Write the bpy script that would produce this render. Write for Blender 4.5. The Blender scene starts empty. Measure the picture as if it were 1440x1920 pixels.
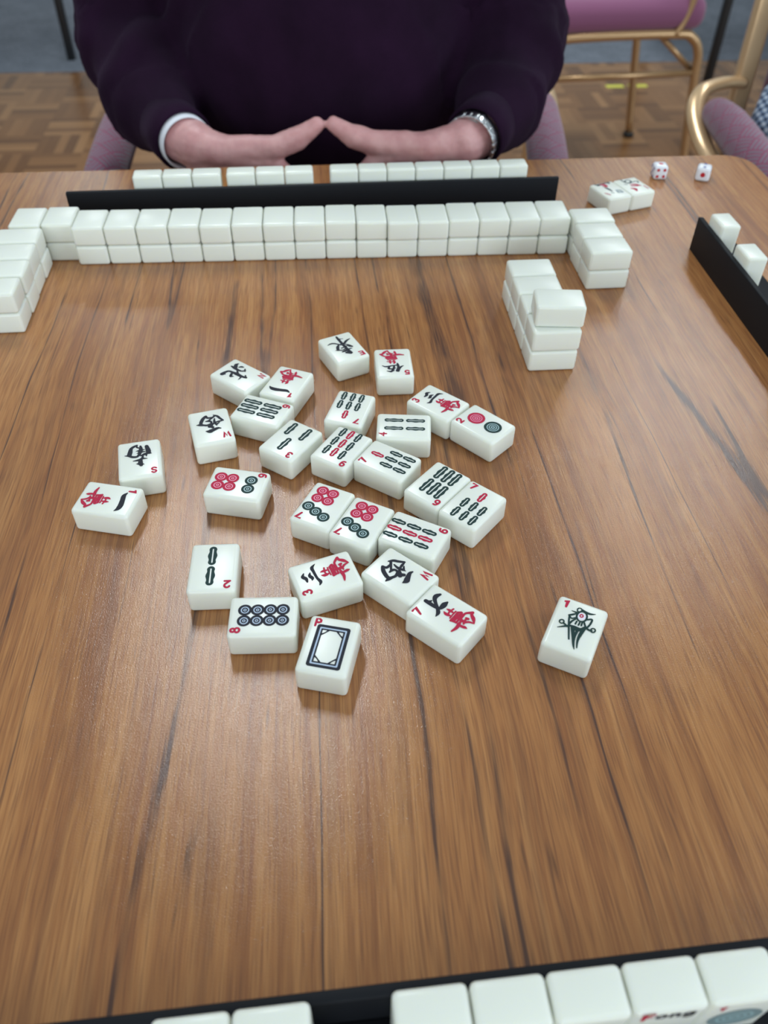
import bpy, bmesh, math, random
from mathutils import Vector, Matrix, noise
random.seed(7)
sc = bpy.context.scene
COL = sc.collection
PI = math.pi
TZ = 0.74                                   # height of the table top above the floor

# ------------------------------------------------------------------ camera
cam_data = bpy.data.cameras.new('camera')
cam = bpy.data.objects.new('camera', cam_data); COL.objects.link(cam)
F_PX, PITCH, ROLL, H = 1532.33, 0.784885, 0.0133145, 0.346778
cp, sp, cr, sr = math.cos(PITCH), math.sin(PITCH), math.cos(ROLL), math.sin(ROLL)
fw = Vector((0, cp, -sp)); up0 = Vector((0, sp, cp)); rt0 = Vector((1, 0, 0))
rt = cr * rt0 + sr * up0; up = -sr * rt0 + cr * up0
cam.matrix_world = Matrix(((rt.x, up.x, -fw.x, 0), (rt.y, up.y, -fw.y, 0), (rt.z, up.z, -fw.z, TZ + H), (0, 0, 0, 1)))
cam_data.sensor_fit = 'HORIZONTAL'; cam_data.sensor_width = 36
cam_data.lens = F_PX / 1440 * 36
cam_data.clip_start = 0.02
cam_data.dof.use_dof = True; cam_data.dof.focus_distance = 0.47; cam_data.dof.aperture_fstop = 12
sc.camera = cam

# ------------------------------------------------------------------ light
sc.view_settings.view_transform = 'Standard'; sc.view_settings.look = 'None'
sc.view_settings.gamma = 1; sc.view_settings.use_curve_mapping = False
sc.view_settings.exposure = -0.05
w = bpy.data.worlds.new('world'); sc.world = w; w.use_nodes = True
bg = w.node_tree.nodes['Background']
bg.inputs[0].default_value = (0.78, 0.93, 1.0, 1); bg.inputs[1].default_value = 0.44

def area(name, loc, sx, sy, power, col=(0.90, 0.97, 1.0), target=None):
    d = bpy.data.lights.new(name, 'AREA'); d.shape = 'RECTANGLE'; d.size = sx; d.size_y = sy
    d.energy = power; d.color = col
    o = bpy.data.objects.new(name, d); COL.objects.link(o); o.location = loc
    if target: o.rotation_euler = (Vector(target) - Vector(loc)).to_track_quat('-Z', 'Y').to_euler()
    return o
area('ceiling_light', (-0.44, 1.92, 2.72), 0.15, 1.05, 29)
area('ceiling_light', (1.28, 4.2, 2.72), 0.26, 1.0, 10)
area('ceiling_light', (-1.7, 5.1, 2.72), 0.30, 1.0, 14)
area('ceiling_light', (1.28, 2.75, 2.72), 0.15, 1.0, 18)
area('ceiling_light', (1.5, 0.2, 2.72), 0.45, 1.2, 7)
area('ceiling_light', (-1.9, -0.4, 2.72), 0.45, 1.2, 7)
area('ceiling_light', (0.2, -1.6, 2.72), 0.45, 1.2, 9)
area('window_fill_light', (4.2, -0.6, 1.75), 2.6, 1.6, 80, (0.78, 0.90, 1.0), (0, 0.45, TZ))
area('window_fill_light', (-0.6, -3.6, 1.75), 3.0, 1.5, 74, (0.86, 0.95, 1.0), (0, 0.45, TZ))  # added soft fill behind the camera to brighten tile fronts, no window known there

# ------------------------------------------------------------------ materials
def new_mat(name):
    m = bpy.data.materials.new(name); m.use_nodes = True
    nt = m.node_tree; return m, nt, nt.nodes['Principled BSDF']
class N:
    """small node-graph helper"""
    def __init__(s, nt): s.nt = nt
    def node(s, typ, **kw):
        n = s.nt.nodes.new(typ)
        for k, v in kw.items(): setattr(n, k, v)
        return n
    def put(s, sock, v):
        if isinstance(v, bpy.types.NodeSocket): s.nt.links.new(v, sock)
        elif v is not None: sock.default_value = v
    def m(s, op, a, b=None, c=None):
        n = s.node('ShaderNodeMath', operation=op); s.put(n.inputs[0], a); s.put(n.inputs[1], b); s.put(n.inputs[2], c)
        return n.outputs[0]
    def coord(s, kind='Object'): return s.node('ShaderNodeTexCoord').outputs[kind]
    def sep(s, v):
        n = s.node('ShaderNodeSeparateXYZ'); s.put(n.inputs[0], v); return n.outputs
    def comb(s, x, y, z=0.0):
        n = s.node('ShaderNodeCombineXYZ'); s.put(n.inputs[0], x); s.put(n.inputs[1], y); s.put(n.inputs[2], z); return n.outputs[0]
    def noise(s, vec, scale=1.0, detail=3.0, rough=0.55, dist=0.0):
        n = s.node('ShaderNodeTexNoise'); s.put(n.inputs['Vector'], vec)
        n.inputs['Scale'].default_value = scale; n.inputs['Detail'].default_value = detail
        n.inputs['Roughness'].default_value = rough; n.inputs['Distortion'].default_value = dist
        return n.outputs[0]
    def white(s, vec):
        n = s.node('ShaderNodeTexWhiteNoise'); s.put(n.inputs['Vector'], vec); return n.outputs['Value']
    def ramp(s, fac, stops):
        n = s.node('ShaderNodeValToRGB'); s.put(n.inputs[0], fac); e = n.color_ramp.elements
        while len(e) < len(stops): e.new(0.5)
        for i, (p, c) in enumerate(stops): e[i].position = p; e[i].color = (*c, 1)
        return n.outputs[0]
    def mix(s, fac, a, b, blend='MIX'):
        n = s.node('ShaderNodeMix', data_type='RGBA', blend_type=blend)
        s.put(n.inputs[0], fac)
        for sock, v in ((n.inputs[6], a), (n.inputs[7], b)):
            s.put(sock, (*v, 1) if isinstance(v, tuple) and len(v) == 3 else v)
        return n.outputs[2]
    def rng(s, v, a, b, c=0.0, d=1.0):
        n = s.node('ShaderNodeMapRange'); s.put(n.inputs[0], v)
        for i, q in enumerate((a, b, c, d)): n.inputs[i + 1].default_value = q
        return n.outputs[0]
    def bump(s, h, strength, dist, bsdf):
        n = s.node('ShaderNodeBump'); n.inputs['Strength'].default_value = strength; n.inputs['Distance'].default_value = dist
        s.put(n.inputs['Height'], h); s.nt.links.new(n.outputs[0], bsdf.inputs['Normal'])

def simple(name, col, rough=0.5, metal=0.0, spec=0.5, sss=0.0, sssr=(1, .5, .3), ssss=0.005, sheen=0.0, coat=0.0):
    m, nt, b = new_mat(name)
    b.inputs['Base Color'].default_value = (*col, 1); b.inputs['Roughness'].default_value = rough
    b.inputs['Metallic'].default_value = metal; b.inputs['Specular IOR Level'].default_value = spec
    if sss:
        b.inputs['Subsurface Weight'].default_value = sss; b.inputs['Subsurface Radius'].default_value = sssr
        b.inputs['Subsurface Scale'].default_value = ssss
    b.inputs['Sheen Weight'].default_value = sheen; b.inputs['Coat Weight'].default_value = coat
    return m

def wood_mat():
    m, nt, b = new_mat('teak_laminate'); g = N(nt)
    x, y, z = g.sep(g.coord())
    def nz(sx, sy, off, det=2, rough=0.55): return g.noise(g.comb(g.m('MULTIPLY', xs, sx), g.m('MULTIPLY', y, sy), off), 1, det, rough)
    xs = x
    wob = g.m('MULTIPLY', g.m('SUBTRACT', nz(6, 3.2, 0.0, 2), 0.5), 0.016)
    xs = g.m('ADD', x, wob)
    band = nz(60, 1.3, 1.0, 3); mid = nz(230, 5, 3.1, 3, 0.6); fine = nz(1100, 26, 7.7, 2, 0.6); pore = nz(1700, 42, 2.2, 1)
    t = g.m('ADD', g.m('ADD', g.m('MULTIPLY', band, 0.42), g.m('MULTIPLY', mid, 0.30)), g.m('MULTIPLY', fine, 0.28))
    col = g.ramp(t, [(0.41, WOOD_D), (0.50, WOOD_M), (0.61, WOOD_L)])
    col = g.mix(g.rng(pore, 0.30, 0.50, 0.55, 0.0), col, WOOD_P)
    # soft brown growth lines
    d0 = g.m('ABSOLUTE', g.m('SUBTRACT', nz(34, 0.9, 21.0, 2, 0.5), 0.5))
    col = g.mix(g.rng(d0, 0.0, 0.020, 0.36, 0.0), col, WOOD_P)
    # thin ink-dark veins, broken along their length
    d1 = g.m('ADD', g.m('ABSOLUTE', g.m('SUBTRACT', nz(22, 0.5, 11.3, 1, 0.5), 0.5)), g.m('MULTIPLY', g.m('SUBTRACT', fine, 0.5), 0.012))
    mask = g.rng(nz(22, 5, 5.0, 3, 0.65), 0.45, 0.55)
    col = g.mix(g.m('MULTIPLY', g.rng(d1, 0.002, 0.0065, 0.85, 0.0), mask), col, (0.026, 0.021, 0.026))
    col = g.mix(g.m('MULTIPLY', g.rng(d1, 0.0, 0.016, 0.30, 0.0), mask), col, WOOD_P)
    d2 = g.m('ADD', g.m('ABSOLUTE', g.m('SUBTRACT', nz(48, 0.8, 33.3, 1, 0.5), 0.5)), g.m('MULTIPLY', g.m('SUBTRACT', fine, 0.5), 0.014))
    col = g.mix(g.m('MULTIPLY', g.rng(d2, 0.002, 0.010, 0.65, 0.0), g.rng(nz(40, 8, 9.0, 3, 0.65), 0.56, 0.64)), col, (0.030, 0.020, 0.020))
    nt.links.new(col, b.inputs['Base Color'])
    b.inputs['Roughness'].default_value = 0.13; b.inputs['Specular IOR Level'].default_value = 0.50
    grit = g.noise(g.coord(), 1500, 2, 0.7)
    g.bump(g.m('ADD', g.m('MULTIPLY', fine, 0.25), grit), 0.20, 0.0006, b)
    return m
WOOD_D, WOOD_M, WOOD_L, WOOD_P = (0.275, 0.108, 0.041), (0.380, 0.163, 0.057), (0.475, 0.223, 0.081), (0.160, 0.067, 0.034)

def parquet_mat():
    m, nt, b = new_mat('parquet'); g = N(nt)
    x, y, z = g.sep(g.coord()); S = 0.16
    u = g.m('DIVIDE', x, S); v = g.m('DIVIDE', y, S)
    fu, fv = g.m('FLOOR', u), g.m('FLOOR', v)
    ck = g.m('MODULO', g.m('ABSOLUTE', g.m('ADD', fu, fv)), 2.0)
    pu, pv = g.m('FRACT', u), g.m('FRACT', v)
    a = g.m('ADD', g.m('MULTIPLY', ck, pu), g.m('MULTIPLY', g.m('SUBTRACT', 1.0, ck), pv))
    c = g.m('ADD', g.m('MULTIPLY', ck, pv), g.m('MULTIPLY', g.m('SUBTRACT', 1.0, ck), pu))
    s5 = g.m('MULTIPLY', a, 5.0); strip = g.m('FLOOR', s5)
    rnd = g.white(g.comb(fu, fv, strip))
    grain = g.noise(g.comb(g.m('MULTIPLY', s5, 4), g.m('MULTIPLY', c, 1.5), g.m('MULTIPLY', rnd, 50)), 1, 3)
    t = g.m('ADD', g.m('MULTIPLY', rnd, 0.75), g.m('MULTIPLY', grain, 0.25))
    col = g.ramp(t, [(0.08, (0.125, 0.052, 0.019)), (0.45, (0.225, 0.100, 0.037)), (0.9, (0.33, 0.165, 0.068))])
    e = g.m('ABSOLUTE', g.m('SUBTRACT', g.m('FRACT', s5), 0.5))
    col = g.mix(g.rng(e, 0.465, 0.495, 0.0, 0.45), col, (0.06, 0.03, 0.016))
    nt.links.new(col, b.inputs['Base Color']); b.inputs['Roughness'].default_value = 0.27; b.inputs['Specular IOR Level'].default_value = 0.38
    return m

def carpet_mat():
    m, nt, b = new_mat('grey_blue_carpet'); g = N(nt); c = g.coord()
    t = g.noise(c, 130, 3, 0.7); t2 = g.noise(c, 9, 3, 0.6)
    col = g.ramp(g.m('ADD', g.m('MULTIPLY', t, 0.7), g.m('MULTIPLY', t2, 0.3)), [(0.32, (0.085, 0.10, 0.125)), (0.68, (0.235, 0.255, 0.30))])
    nt.links.new(col, b.inputs['Base Color']); b.inputs['Roughness'].default_value = 0.95
    g.bump(t, 0.6, 0.004, b); return m

def weave_mat(name, base, line, line2, S=0.026):
    """upholstery: basket weave of little hatch lines, turned 45 degrees"""
    m, nt, b = new_mat(name); g = N(nt)
    p, q, _ = g.sep(g.coord('UV'))
    u = g.m('DIVIDE', g.m('ADD', p, q), S * 1.414); v = g.m('DIVIDE', g.m('SUBTRACT', p, q), S * 1.414)
    fu, fv = g.m('FLOOR', u), g.m('FLOOR', v)
    ck = g.m('MODULO', g.m('ABSOLUTE', g.m('ADD', fu, fv)), 2.0)
    pu, pv = g.m('FRACT', u), g.m('FRACT', v)
    a = g.m('ADD', g.m('MULTIPLY', ck, pu), g.m('MULTIPLY', g.m('SUBTRACT', 1.0, ck), pv))
    c = g.m('ADD', g.m('MULTIPLY', ck, pv), g.m('MULTIPLY', g.m('SUBTRACT', 1.0, ck), pu))
    tri = g.m('ABSOLUTE', g.m('SUBTRACT', g.m('FRACT', g.m('MULTIPLY', a, 4.0)), 0.5))
    ln = g.m('MULTIPLY', g.rng(tri, 0.22, 0.30, 1.0, 0.0), g.rng(g.m('ABSOLUTE', g.m('SUBTRACT', c, 0.5)), 0.40, 0.46, 1.0, 0.0))
    col = g.mix(g.m('MULTIPLY', ln, 0.85), base, g.mix(ck, line, line2))
    nt.links.new(col, b.inputs['Base Color']); b.inputs['Roughness'].default_value = 0.9
    b.inputs['Sheen Weight'].default_value = 0.25
    g.bump(ln, 0.3, 0.001, b); return m

def knit_mat():
    m, nt, b = new_mat('plum_knit'); g = N(nt); c = g.coord()
    t = g.noise(c, 900, 2, 0.6); t2 = g.noise(c, 14, 4, 0.6)
    col = g.ramp(t2, [(0.3, (0.0105, 0.0030, 0.0115)), (0.75, (0.0185, 0.0052, 0.020))])
    nt.links.new(col, b.inputs['Base Color']); b.inputs['Roughness'].default_value = 0.95
    b.inputs['Specular IOR Level'].default_value = 0.12
    b.inputs['Sheen Weight'].default_value = 0.045; b.inputs['Sheen Tint'].default_value = (0.6, 0.4, 0.7, 1); b.inputs['Sheen Roughness'].default_value = 0.5
    g.bump(g.m('ADD', t, g.m('MULTIPLY', t2, 0.6)), 0.35, 0.002, b); return m

def skin_mat():
    m, nt, b = new_mat('skin'); g = N(nt); c = g.coord()
    t = g.noise(c, 45, 4, 0.6)
    col = g.ramp(t, [(0.3, (0.58, 0.275, 0.275)), (0.7, (0.72, 0.405, 0.395))])
    nt.links.new(col, b.inputs['Base Color']); b.inputs['Roughness'].default_value = 0.5
    b.inputs['Subsurface Weight'].default_value = 0.15; b.inputs['Subsurface Radius'].default_value = (1, .35, .2); b.inputs['Subsurface Scale'].default_value = 0.006
    g.bump(g.noise(c, 260, 3, 0.6), 0.25, 0.001, b); return m

def check_mat():
    m, nt, b = new_mat('blue_white_check'); g = N(nt)
    x, y, z = g.sep(g.coord()); S = 0.011
    p = g.m('DIVIDE', g.m('ADD', x, g.m('MULTIPLY', z, 0.7)), S); q = g.m('DIVIDE', g.m('ADD', y, g.m('MULTIPLY', z, 0.7)), S)
    sx = g.m('GREATER_THAN', g.m('FRACT', p), 0.5); sy = g.m('GREATER_THAN', g.m('FRACT', q), 0.5)
    t = g.m('MULTIPLY', g.m('ADD', sx, sy), 0.5)
    col = g.ramp(t, [(0.0, (0.04, 0.055, 0.10)), (0.5, (0.17, 0.24, 0.36)), (1.0, (0.52, 0.58, 0.66))])
    nt.links.new(col, b.inputs['Base Color']); b.inputs['Roughness'].default_value = 0.9; return m

M = dict(
    tile=simple('cream_tile_plastic', (0.79, 0.81, 0.735), 0.28, spec=0.36, sss=0.35, sssr=(1.0, 0.94, 0.50), ssss=0.005),
    black=simple('ink_black', (0.012, 0.014, 0.024), 0.6, spec=0.25), red=simple('ink_red', (0.46, 0.010, 0.050), 0.6, spec=0.25),
    pink=simple('ink_pink', (0.72, 0.20, 0.32), 0.4), green=simple('ink_green', (0.008, 0.034, 0.032), 0.6, spec=0.25),
    teal=simple('ink_teal', (0.30, 0.44, 0.46), 0.4), bluegrey=simple('ink_blue_grey', (0.33, 0.43, 0.58), 0.4),
    greygreen=simple('ink_grey_green', (0.20, 0.28, 0.29), 0.4), lilac=simple('ink_lilac', (0.78, 0.74, 0.84), 0.4),
    blue=simple('pip_blue', (0.03, 0.07, 0.35), 0.4), dpip=simple('pip_red', (0.50, 0.006, 0.02), 0.35),
    die=simple('white_dice_plastic', (0.80, 0.82, 0.88), 0.2, sss=0.2, sssr=(1, 1, 1), ssss=0.003),
    rack=simple('black_rack_plastic', (0.007, 0.008, 0.011), 0.6, spec=0.18),
    wood=wood_mat(), edge=simple('dark_table_edge', (0.05, 0.028, 0.018), 0.4),
    gold=simple('gold_painted_steel', (0.50, 0.31, 0.155), 0.3, metal=0.55, spec=0.6), brass=simple('pale_gold_steel', (0.64, 0.43, 0.24), 0.28, metal=0.45),
    cap=simple('black_foot_cap', (0.01, 0.01, 0.01), 0.5), leg=simple('black_steel', (0.008, 0.008, 0.009), 0.4),
    parquet=parquet_mat(), carpet=carpet_mat(), knit=knit_mat(), skin=skin_mat(), check=check_mat(),
    cuff=simple('white_shirt_cotton', (0.78, 0.80, 0.86), 0.8), steel=simple('watch_steel', (0.62, 0.63, 0.65), 0.22, metal=1.0),
    trouser=simple('dark_trousers', (0.02, 0.02, 0.026), 0.9), shoe=simple('black_leather', (0.012, 0.011, 0.011), 0.4),
    hair=simple('grey_hair', (0.30, 0.28, 0.26), 0.7), eye=simple('eye', (0.75, 0.75, 0.73), 0.2), iris=simple('iris', (0.05, 0.04, 0.03), 0.2),
    wall=simple('cream_wall_paint', (0.70, 0.69, 0.64), 0.8), tape=simple('yellow_tape', (0.72, 0.68, 0.10), 0.5),
    weave=weave_mat('plum_grey_weave', (0.215, 0.036, 0.090), (0.165, 0.155, 0.195), (0.14, 0.135, 0.17)),
    seat=simple('mauve_upholstery', (0.23, 0.075, 0.155), 0.9, sheen=0.3), side=simple('table_apron', (0.06, 0.035, 0.022), 0.5),
)

# ------------------------------------------------------------------ object helpers
def link(name, data, parent=None, loc=None, rz=None):
    o = bpy.data.objects.new(name, data); COL.objects.link(o)
    if parent: o.parent = parent
    if loc is not None: o.location = loc
    if rz is not None: o.rotation_euler = (0, 0, rz)
    return o
def obj(name, bm, mat, parent=None, loc=None, rz=None, smooth=True):
    me = bpy.data.meshes.new(name); bm.to_mesh(me); bm.free()
    for q in (mat if isinstance(mat, (list, tuple)) else [mat]): me.materials.append(q)
    if smooth:
        for p in me.polygons: p.use_smooth = True
    return link(name, me, parent, loc, rz)
def tag(o, label=None, cat=None, group=None, kind=None):
    if label: o['label'] = label
    if cat: o['category'] = cat
    if group: o['group'] = group
    if kind: o['kind'] = kind
    return o
def thing(name, label, cat, loc=(0, 0, 0), rz=0.0, group=None):
    return tag(link(name, None, None, loc, rz), label, cat, group)

def rbox(bm, sx, sy, sz, bev, seg=3, c=(0, 0, 0), rot=None):
    """box with rounded edges, centred at c"""
    t = bmesh.new(); bmesh.ops.create_cube(t, size=1.0)
    for v in t.verts: v.co = Vector((v.co.x * sx, v.co.y * sy, v.co.z * sz))
    if bev: bmesh.ops.bevel(t, geom=t.edges[:], offset=bev, segments=seg, profile=0.5, affect='EDGES', clamp_overlap=True)
    mt = Matrix.Translation(c) @ (rot.to_4x4() if rot else Matrix.Identity(4))
    bmesh.ops.transform(t, matrix=mt, verts=t.verts)
    me = bpy.data.meshes.new('tmp'); t.to_mesh(me); t.free(); bm.from_mesh(me); bpy.data.meshes.remove(me)
def box_uv(bm):
    lay = bm.loops.layers.uv.verify(); bm.normal_update()
    for f in bm.faces:
        n = f.normal; ax = max(range(3), key=lambda k: abs(n[k])); a, b = [(1, 2), (0, 2), (0, 1)][ax]
        for l in f.loops: l[lay].uv = (l.vert.co[a], l.vert.co[b])
def smooth_path(pts, k=6):
    if len(pts) < 3: return [tuple(p) for p in pts]
    out = []; n = len(pts)
    for i in range(n - 1):
        p0, p1, p2, p3 = (pts[max(i - 1, 0)], pts[i], pts[i + 1], pts[min(i + 2, n - 1)])
        for j in range(k):
            t = j / k
            out.append(tuple(0.5 * (2 * b + (c - a) * t + (2 * a - 5 * b + 4 * c - d) * t * t + (3 * b - a - 3 * c + d) * t ** 3) for a, b, c, d in zip(p0, p1, p2, p3)))
    out.append(tuple(pts[-1])); return out
def tube(bm, pts, r, n=10, smooth=True, flat=None, caps=True, uv=False):
    """round (or flattened: flat=(ru, rv)) tube along a path; r may be a list"""
    P = [Vector(p) for p in (smooth_path(pts, 5) if smooth else pts)]
    R = r if isinstance(r, (list, tuple)) else None
    rings = []; prev = None
    for i, p in enumerate(P):
        d = (P[min(i + 1, len(P) - 1)] - P[max(i - 1, 0)]).normalized()
        if prev is None:
            ref = Vector((0, 0, 1)) if abs(d.z) < 0.9 else Vector((1, 0, 0))
            u = d.cross(ref).normalized()
        else:
            u = (prev - d * prev.dot(d)).normalized()
        prev = u; vv = d.cross(u)
        if R: f = i / (len(P) - 1) * (len(R) - 1); k = min(int(f), len(R) - 2); rr = R[k] + (R[k + 1] - R[k]) * (f - k)
        else: rr = r
        ru, rv = flat if flat else (rr, rr)
        rings.append([bm.verts.new(p + u * math.cos(2 * PI * j / n) * ru + vv * math.sin(2 * PI * j / n) * rv) for j in range(n)])
    for a, b in zip(rings, rings[1:]):
        for j in range(n): bm.faces.new((a[j], a[(j + 1) % n], b[(j + 1) % n], b[j]))
    if uv:                                  # cloth runs along the tube, in metres
        lay = bm.loops.layers.uv.verify(); pos = {}; s_ = 0
        for i, rg in enumerate(rings):
            if i: s_ += (P[i] - P[i - 1]).length
            for j, v in enumerate(rg): pos[v] = (s_, j)
        bm.faces.ensure_lookup_table(); wr_ = 0.030
        for f in bm.faces:
            js = [pos[l.vert][1] for l in f.loops]; wrap = max(js) - min(js) > n / 2
            for l in f.loops:
                s0, j = pos[l.vert]; l[lay].uv = (s0, 2 * PI * wr_ * ((j + n) if wrap and j < n / 2 else j) / n)
    if caps: bm.faces.new(rings[0][::-1]); bm.faces.new(rings[-1])
def capsule(bm, p0, r0, p1, r1, n=16):
    """tapered, round-ended limb segment"""
    p0, p1 = Vector(p0), Vector(p1); d = (p1 - p0); L = d.length; d = d / L if L > 1e-9 else Vector((0, 0, 1))
    ref = Vector((0, 0, 1)) if abs(d.z) < 0.9 else Vector((1, 0, 0)); u = d.cross(ref).normalized(); v = d.cross(u)
    prof = [(-r0 * math.cos(a), r0 * math.sin(a)) for a in [PI / 2 * i / 5 for i in range(1, 6)]] + [(L + r1 * math.sin(a), r1 * math.cos(a)) for a in [PI / 2 * i / 5 for i in range(0, 5)]]
    rings = [[bm.verts.new(p0 + d * t + (u * math.cos(2 * PI * j / n) + v * math.sin(2 * PI * j / n)) * r) for j in range(n)] for t, r in prof]
    a0 = bm.verts.new(p0 - d * r0); a1 = bm.verts.new(p1 + d * r1)
    for a, b in zip(rings, rings[1:]):
        for j in range(n): bm.faces.new((a[j], b[j], b[(j + 1) % n], a[(j + 1) % n]))
    for j in range(n):
        bm.faces.new((a0, rings[0][j], rings[0][(j + 1) % n])); bm.faces.new((a1, rings[-1][(j + 1) % n], rings[-1][j]))
def ellipsoid(bm, c, r, rot=None):
    t = bmesh.new(); bmesh.ops.create_uvsphere(t, u_segments=24, v_segments=16, radius=1.0)
    mt = Matrix.Translation(c) @ (rot.to_4x4() if rot else Matrix.Identity(4)) @ Matrix.Diagonal((*r, 1))
    bmesh.ops.transform(t, matrix=mt, verts=t.verts)
    me = bpy.data.meshes.new('tmp'); t.to_mesh(me); t.free(); bm.from_mesh(me); bpy.data.meshes.remove(me)
def fuse(bm, voxel, iters=6, fac=0.5):
    """one continuous skin round overlapping lumps"""
    me = bpy.data.meshes.new('tmp'); bm.to_mesh(me); bm.free()
    o = bpy.data.objects.new('tmp', me); COL.objects.link(o)
    r = o.modifiers.new('r', 'REMESH'); r.mode = 'VOXEL'; r.voxel_size = voxel
    s = o.modifiers.new('s', 'SMOOTH'); s.factor = fac; s.iterations = iters
    dg = bpy.context.evaluated_depsgraph_get(); m2 = bpy.data.meshes.new_from_object(o.evaluated_get(dg))
    bpy.data.objects.remove(o); bpy.data.meshes.remove(me)
    out = bmesh.new(); out.from_mesh(m2); bpy.data.meshes.remove(m2); return out

# ------------------------------------------------------------------ room: floor and carpet
RA = math.radians(5.4)                      # the room, the table and the racks share this turn
bm = bmesh.new(); rbox(bm, 9.0, 11.0, 0.06, 0)
tag(obj('floor', bm, M['parquet'], None, (0.35, 0.16, -0.03), RA, smooth=False), kind='structure')
ca, sa = math.cos(RA), math.sin(RA)
def room(u, v): return Vector((-0.3 + u * ca - v * sa, 3.67 + u * sa + v * ca, 0))     # frame on the carpet's front edge
bm = bmesh.new(); rbox(bm, 9.0, 3.4, 0.005, 0)
p = room(0.4, 1.7)
tag(obj('carpet', bm, M['carpet'], None, (p.x, p.y, -0.0010), RA, smooth=False), 'grey blue speckled carpet beyond the parquet', 'carpet', kind='structure')
bm = bmesh.new(); rbox(bm, 9.0, 0.12, 2.8, 0); p = room(0.4, 3.46)
tag(obj('wall_back', bm, M['wall'], None, (p.x, p.y, 1.4), RA, smooth=False), kind='structure')
bm = bmesh.new(); rbox(bm, 9.0, 0.016, 0.09, 0.004, 2); p = room(0.4, 3.392)
tag(obj('baseboard_back', bm, M['side'], None, (p.x, p.y, 0.047), RA), kind='structure')
for i, (u0, u1) in enumerate(((1.135, 1.205), (1.225, 1.30))):
    bm = bmesh.new(); rbox(bm, u1 - u0, 0.03, 0.0008, 0)
    p = room((u0 + u1) / 2, -0.29)
    tag(obj('floor_tape', bm, M['tape'], None, (p.x, p.y, 0.0005), RA, smooth=False),
        ['yellow tape scrap on the parquet under the armless chair, left one of the two', 'yellow tape scrap on the parquet under the armless chair, right one of the two'][i], 'tape', 'yellow tape on the floor')

# ------------------------------------------------------------------ table (origin = far right corner of its top)
TS = 0.905
table = thing('card_table', 'square wooden card table with teak grain top under the mahjong game', 'table', (0.384, 0.9005, 0), RA)
def rounded_outline(x0, y0, x1, y1, r, n=7):
    pts = []
    for cx, cy, a0 in ((x1 - r, y1 - r, 0), (x0 + r, y1 - r, 90), (x0 + r, y0 + r, 180), (x1 - r, y0 + r, 270)):
        for i in range(n): a = math.radians(a0 + 90 * i / (n - 1)); pts.append((cx + r * math.cos(a), cy + r * math.sin(a)))
    return pts
def slab(bm, outline, z0, z1):
    lo = [bm.verts.new((x, y, z0)) for x, y in outline]; hi = [bm.verts.new((x, y, z1)) for x, y in outline]
    n = len(outline)
    for i in range(n): bm.faces.new((lo[i], lo[(i + 1) % n], hi[(i + 1) % n], hi[i]))
    bm.faces.new(hi); bm.faces.new(lo[::-1])
bm = bmesh.new(); slab(bm, rounded_outline(-TS, -TS, 0, 0, 0.028), TZ - 0.022, TZ)
obj('table_top', bm, M['wood'], table, smooth=False)
bm = bmesh.new(); o1 = rounded_outline(-TS - .0025, -TS - .0025, .0025, .0025, 0.030); slab(bm, o1, TZ - 0.023, TZ - 0.0012)
obj('edge_band', bm, M['edge'], table, smooth=False)
bm = bmesh.new()
for (cx, cy, sx, sy) in ((-TS / 2, -0.06, TS - .14, .02), (-TS / 2, -TS + 0.06, TS - .14, .02), (-0.06, -TS / 2, .02, TS - .14), (-TS + 0.06, -TS / 2, .02, TS - .14)):
    rbox(bm, sx, sy, 0.055, 0.003, 2, (cx, cy, TZ - 0.05))
obj('apron', bm, M['side'], table)
for cx in (-0.075, -TS + 0.075):
    for cy in (-0.075, -TS + 0.075):
        bm = bmesh.new(); rbox(bm, 0.028, 0.028, TZ - 0.022, 0.004, 2, (cx, cy, (TZ - 0.022) / 2)); obj('leg', bm, M['leg'], table)

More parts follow.
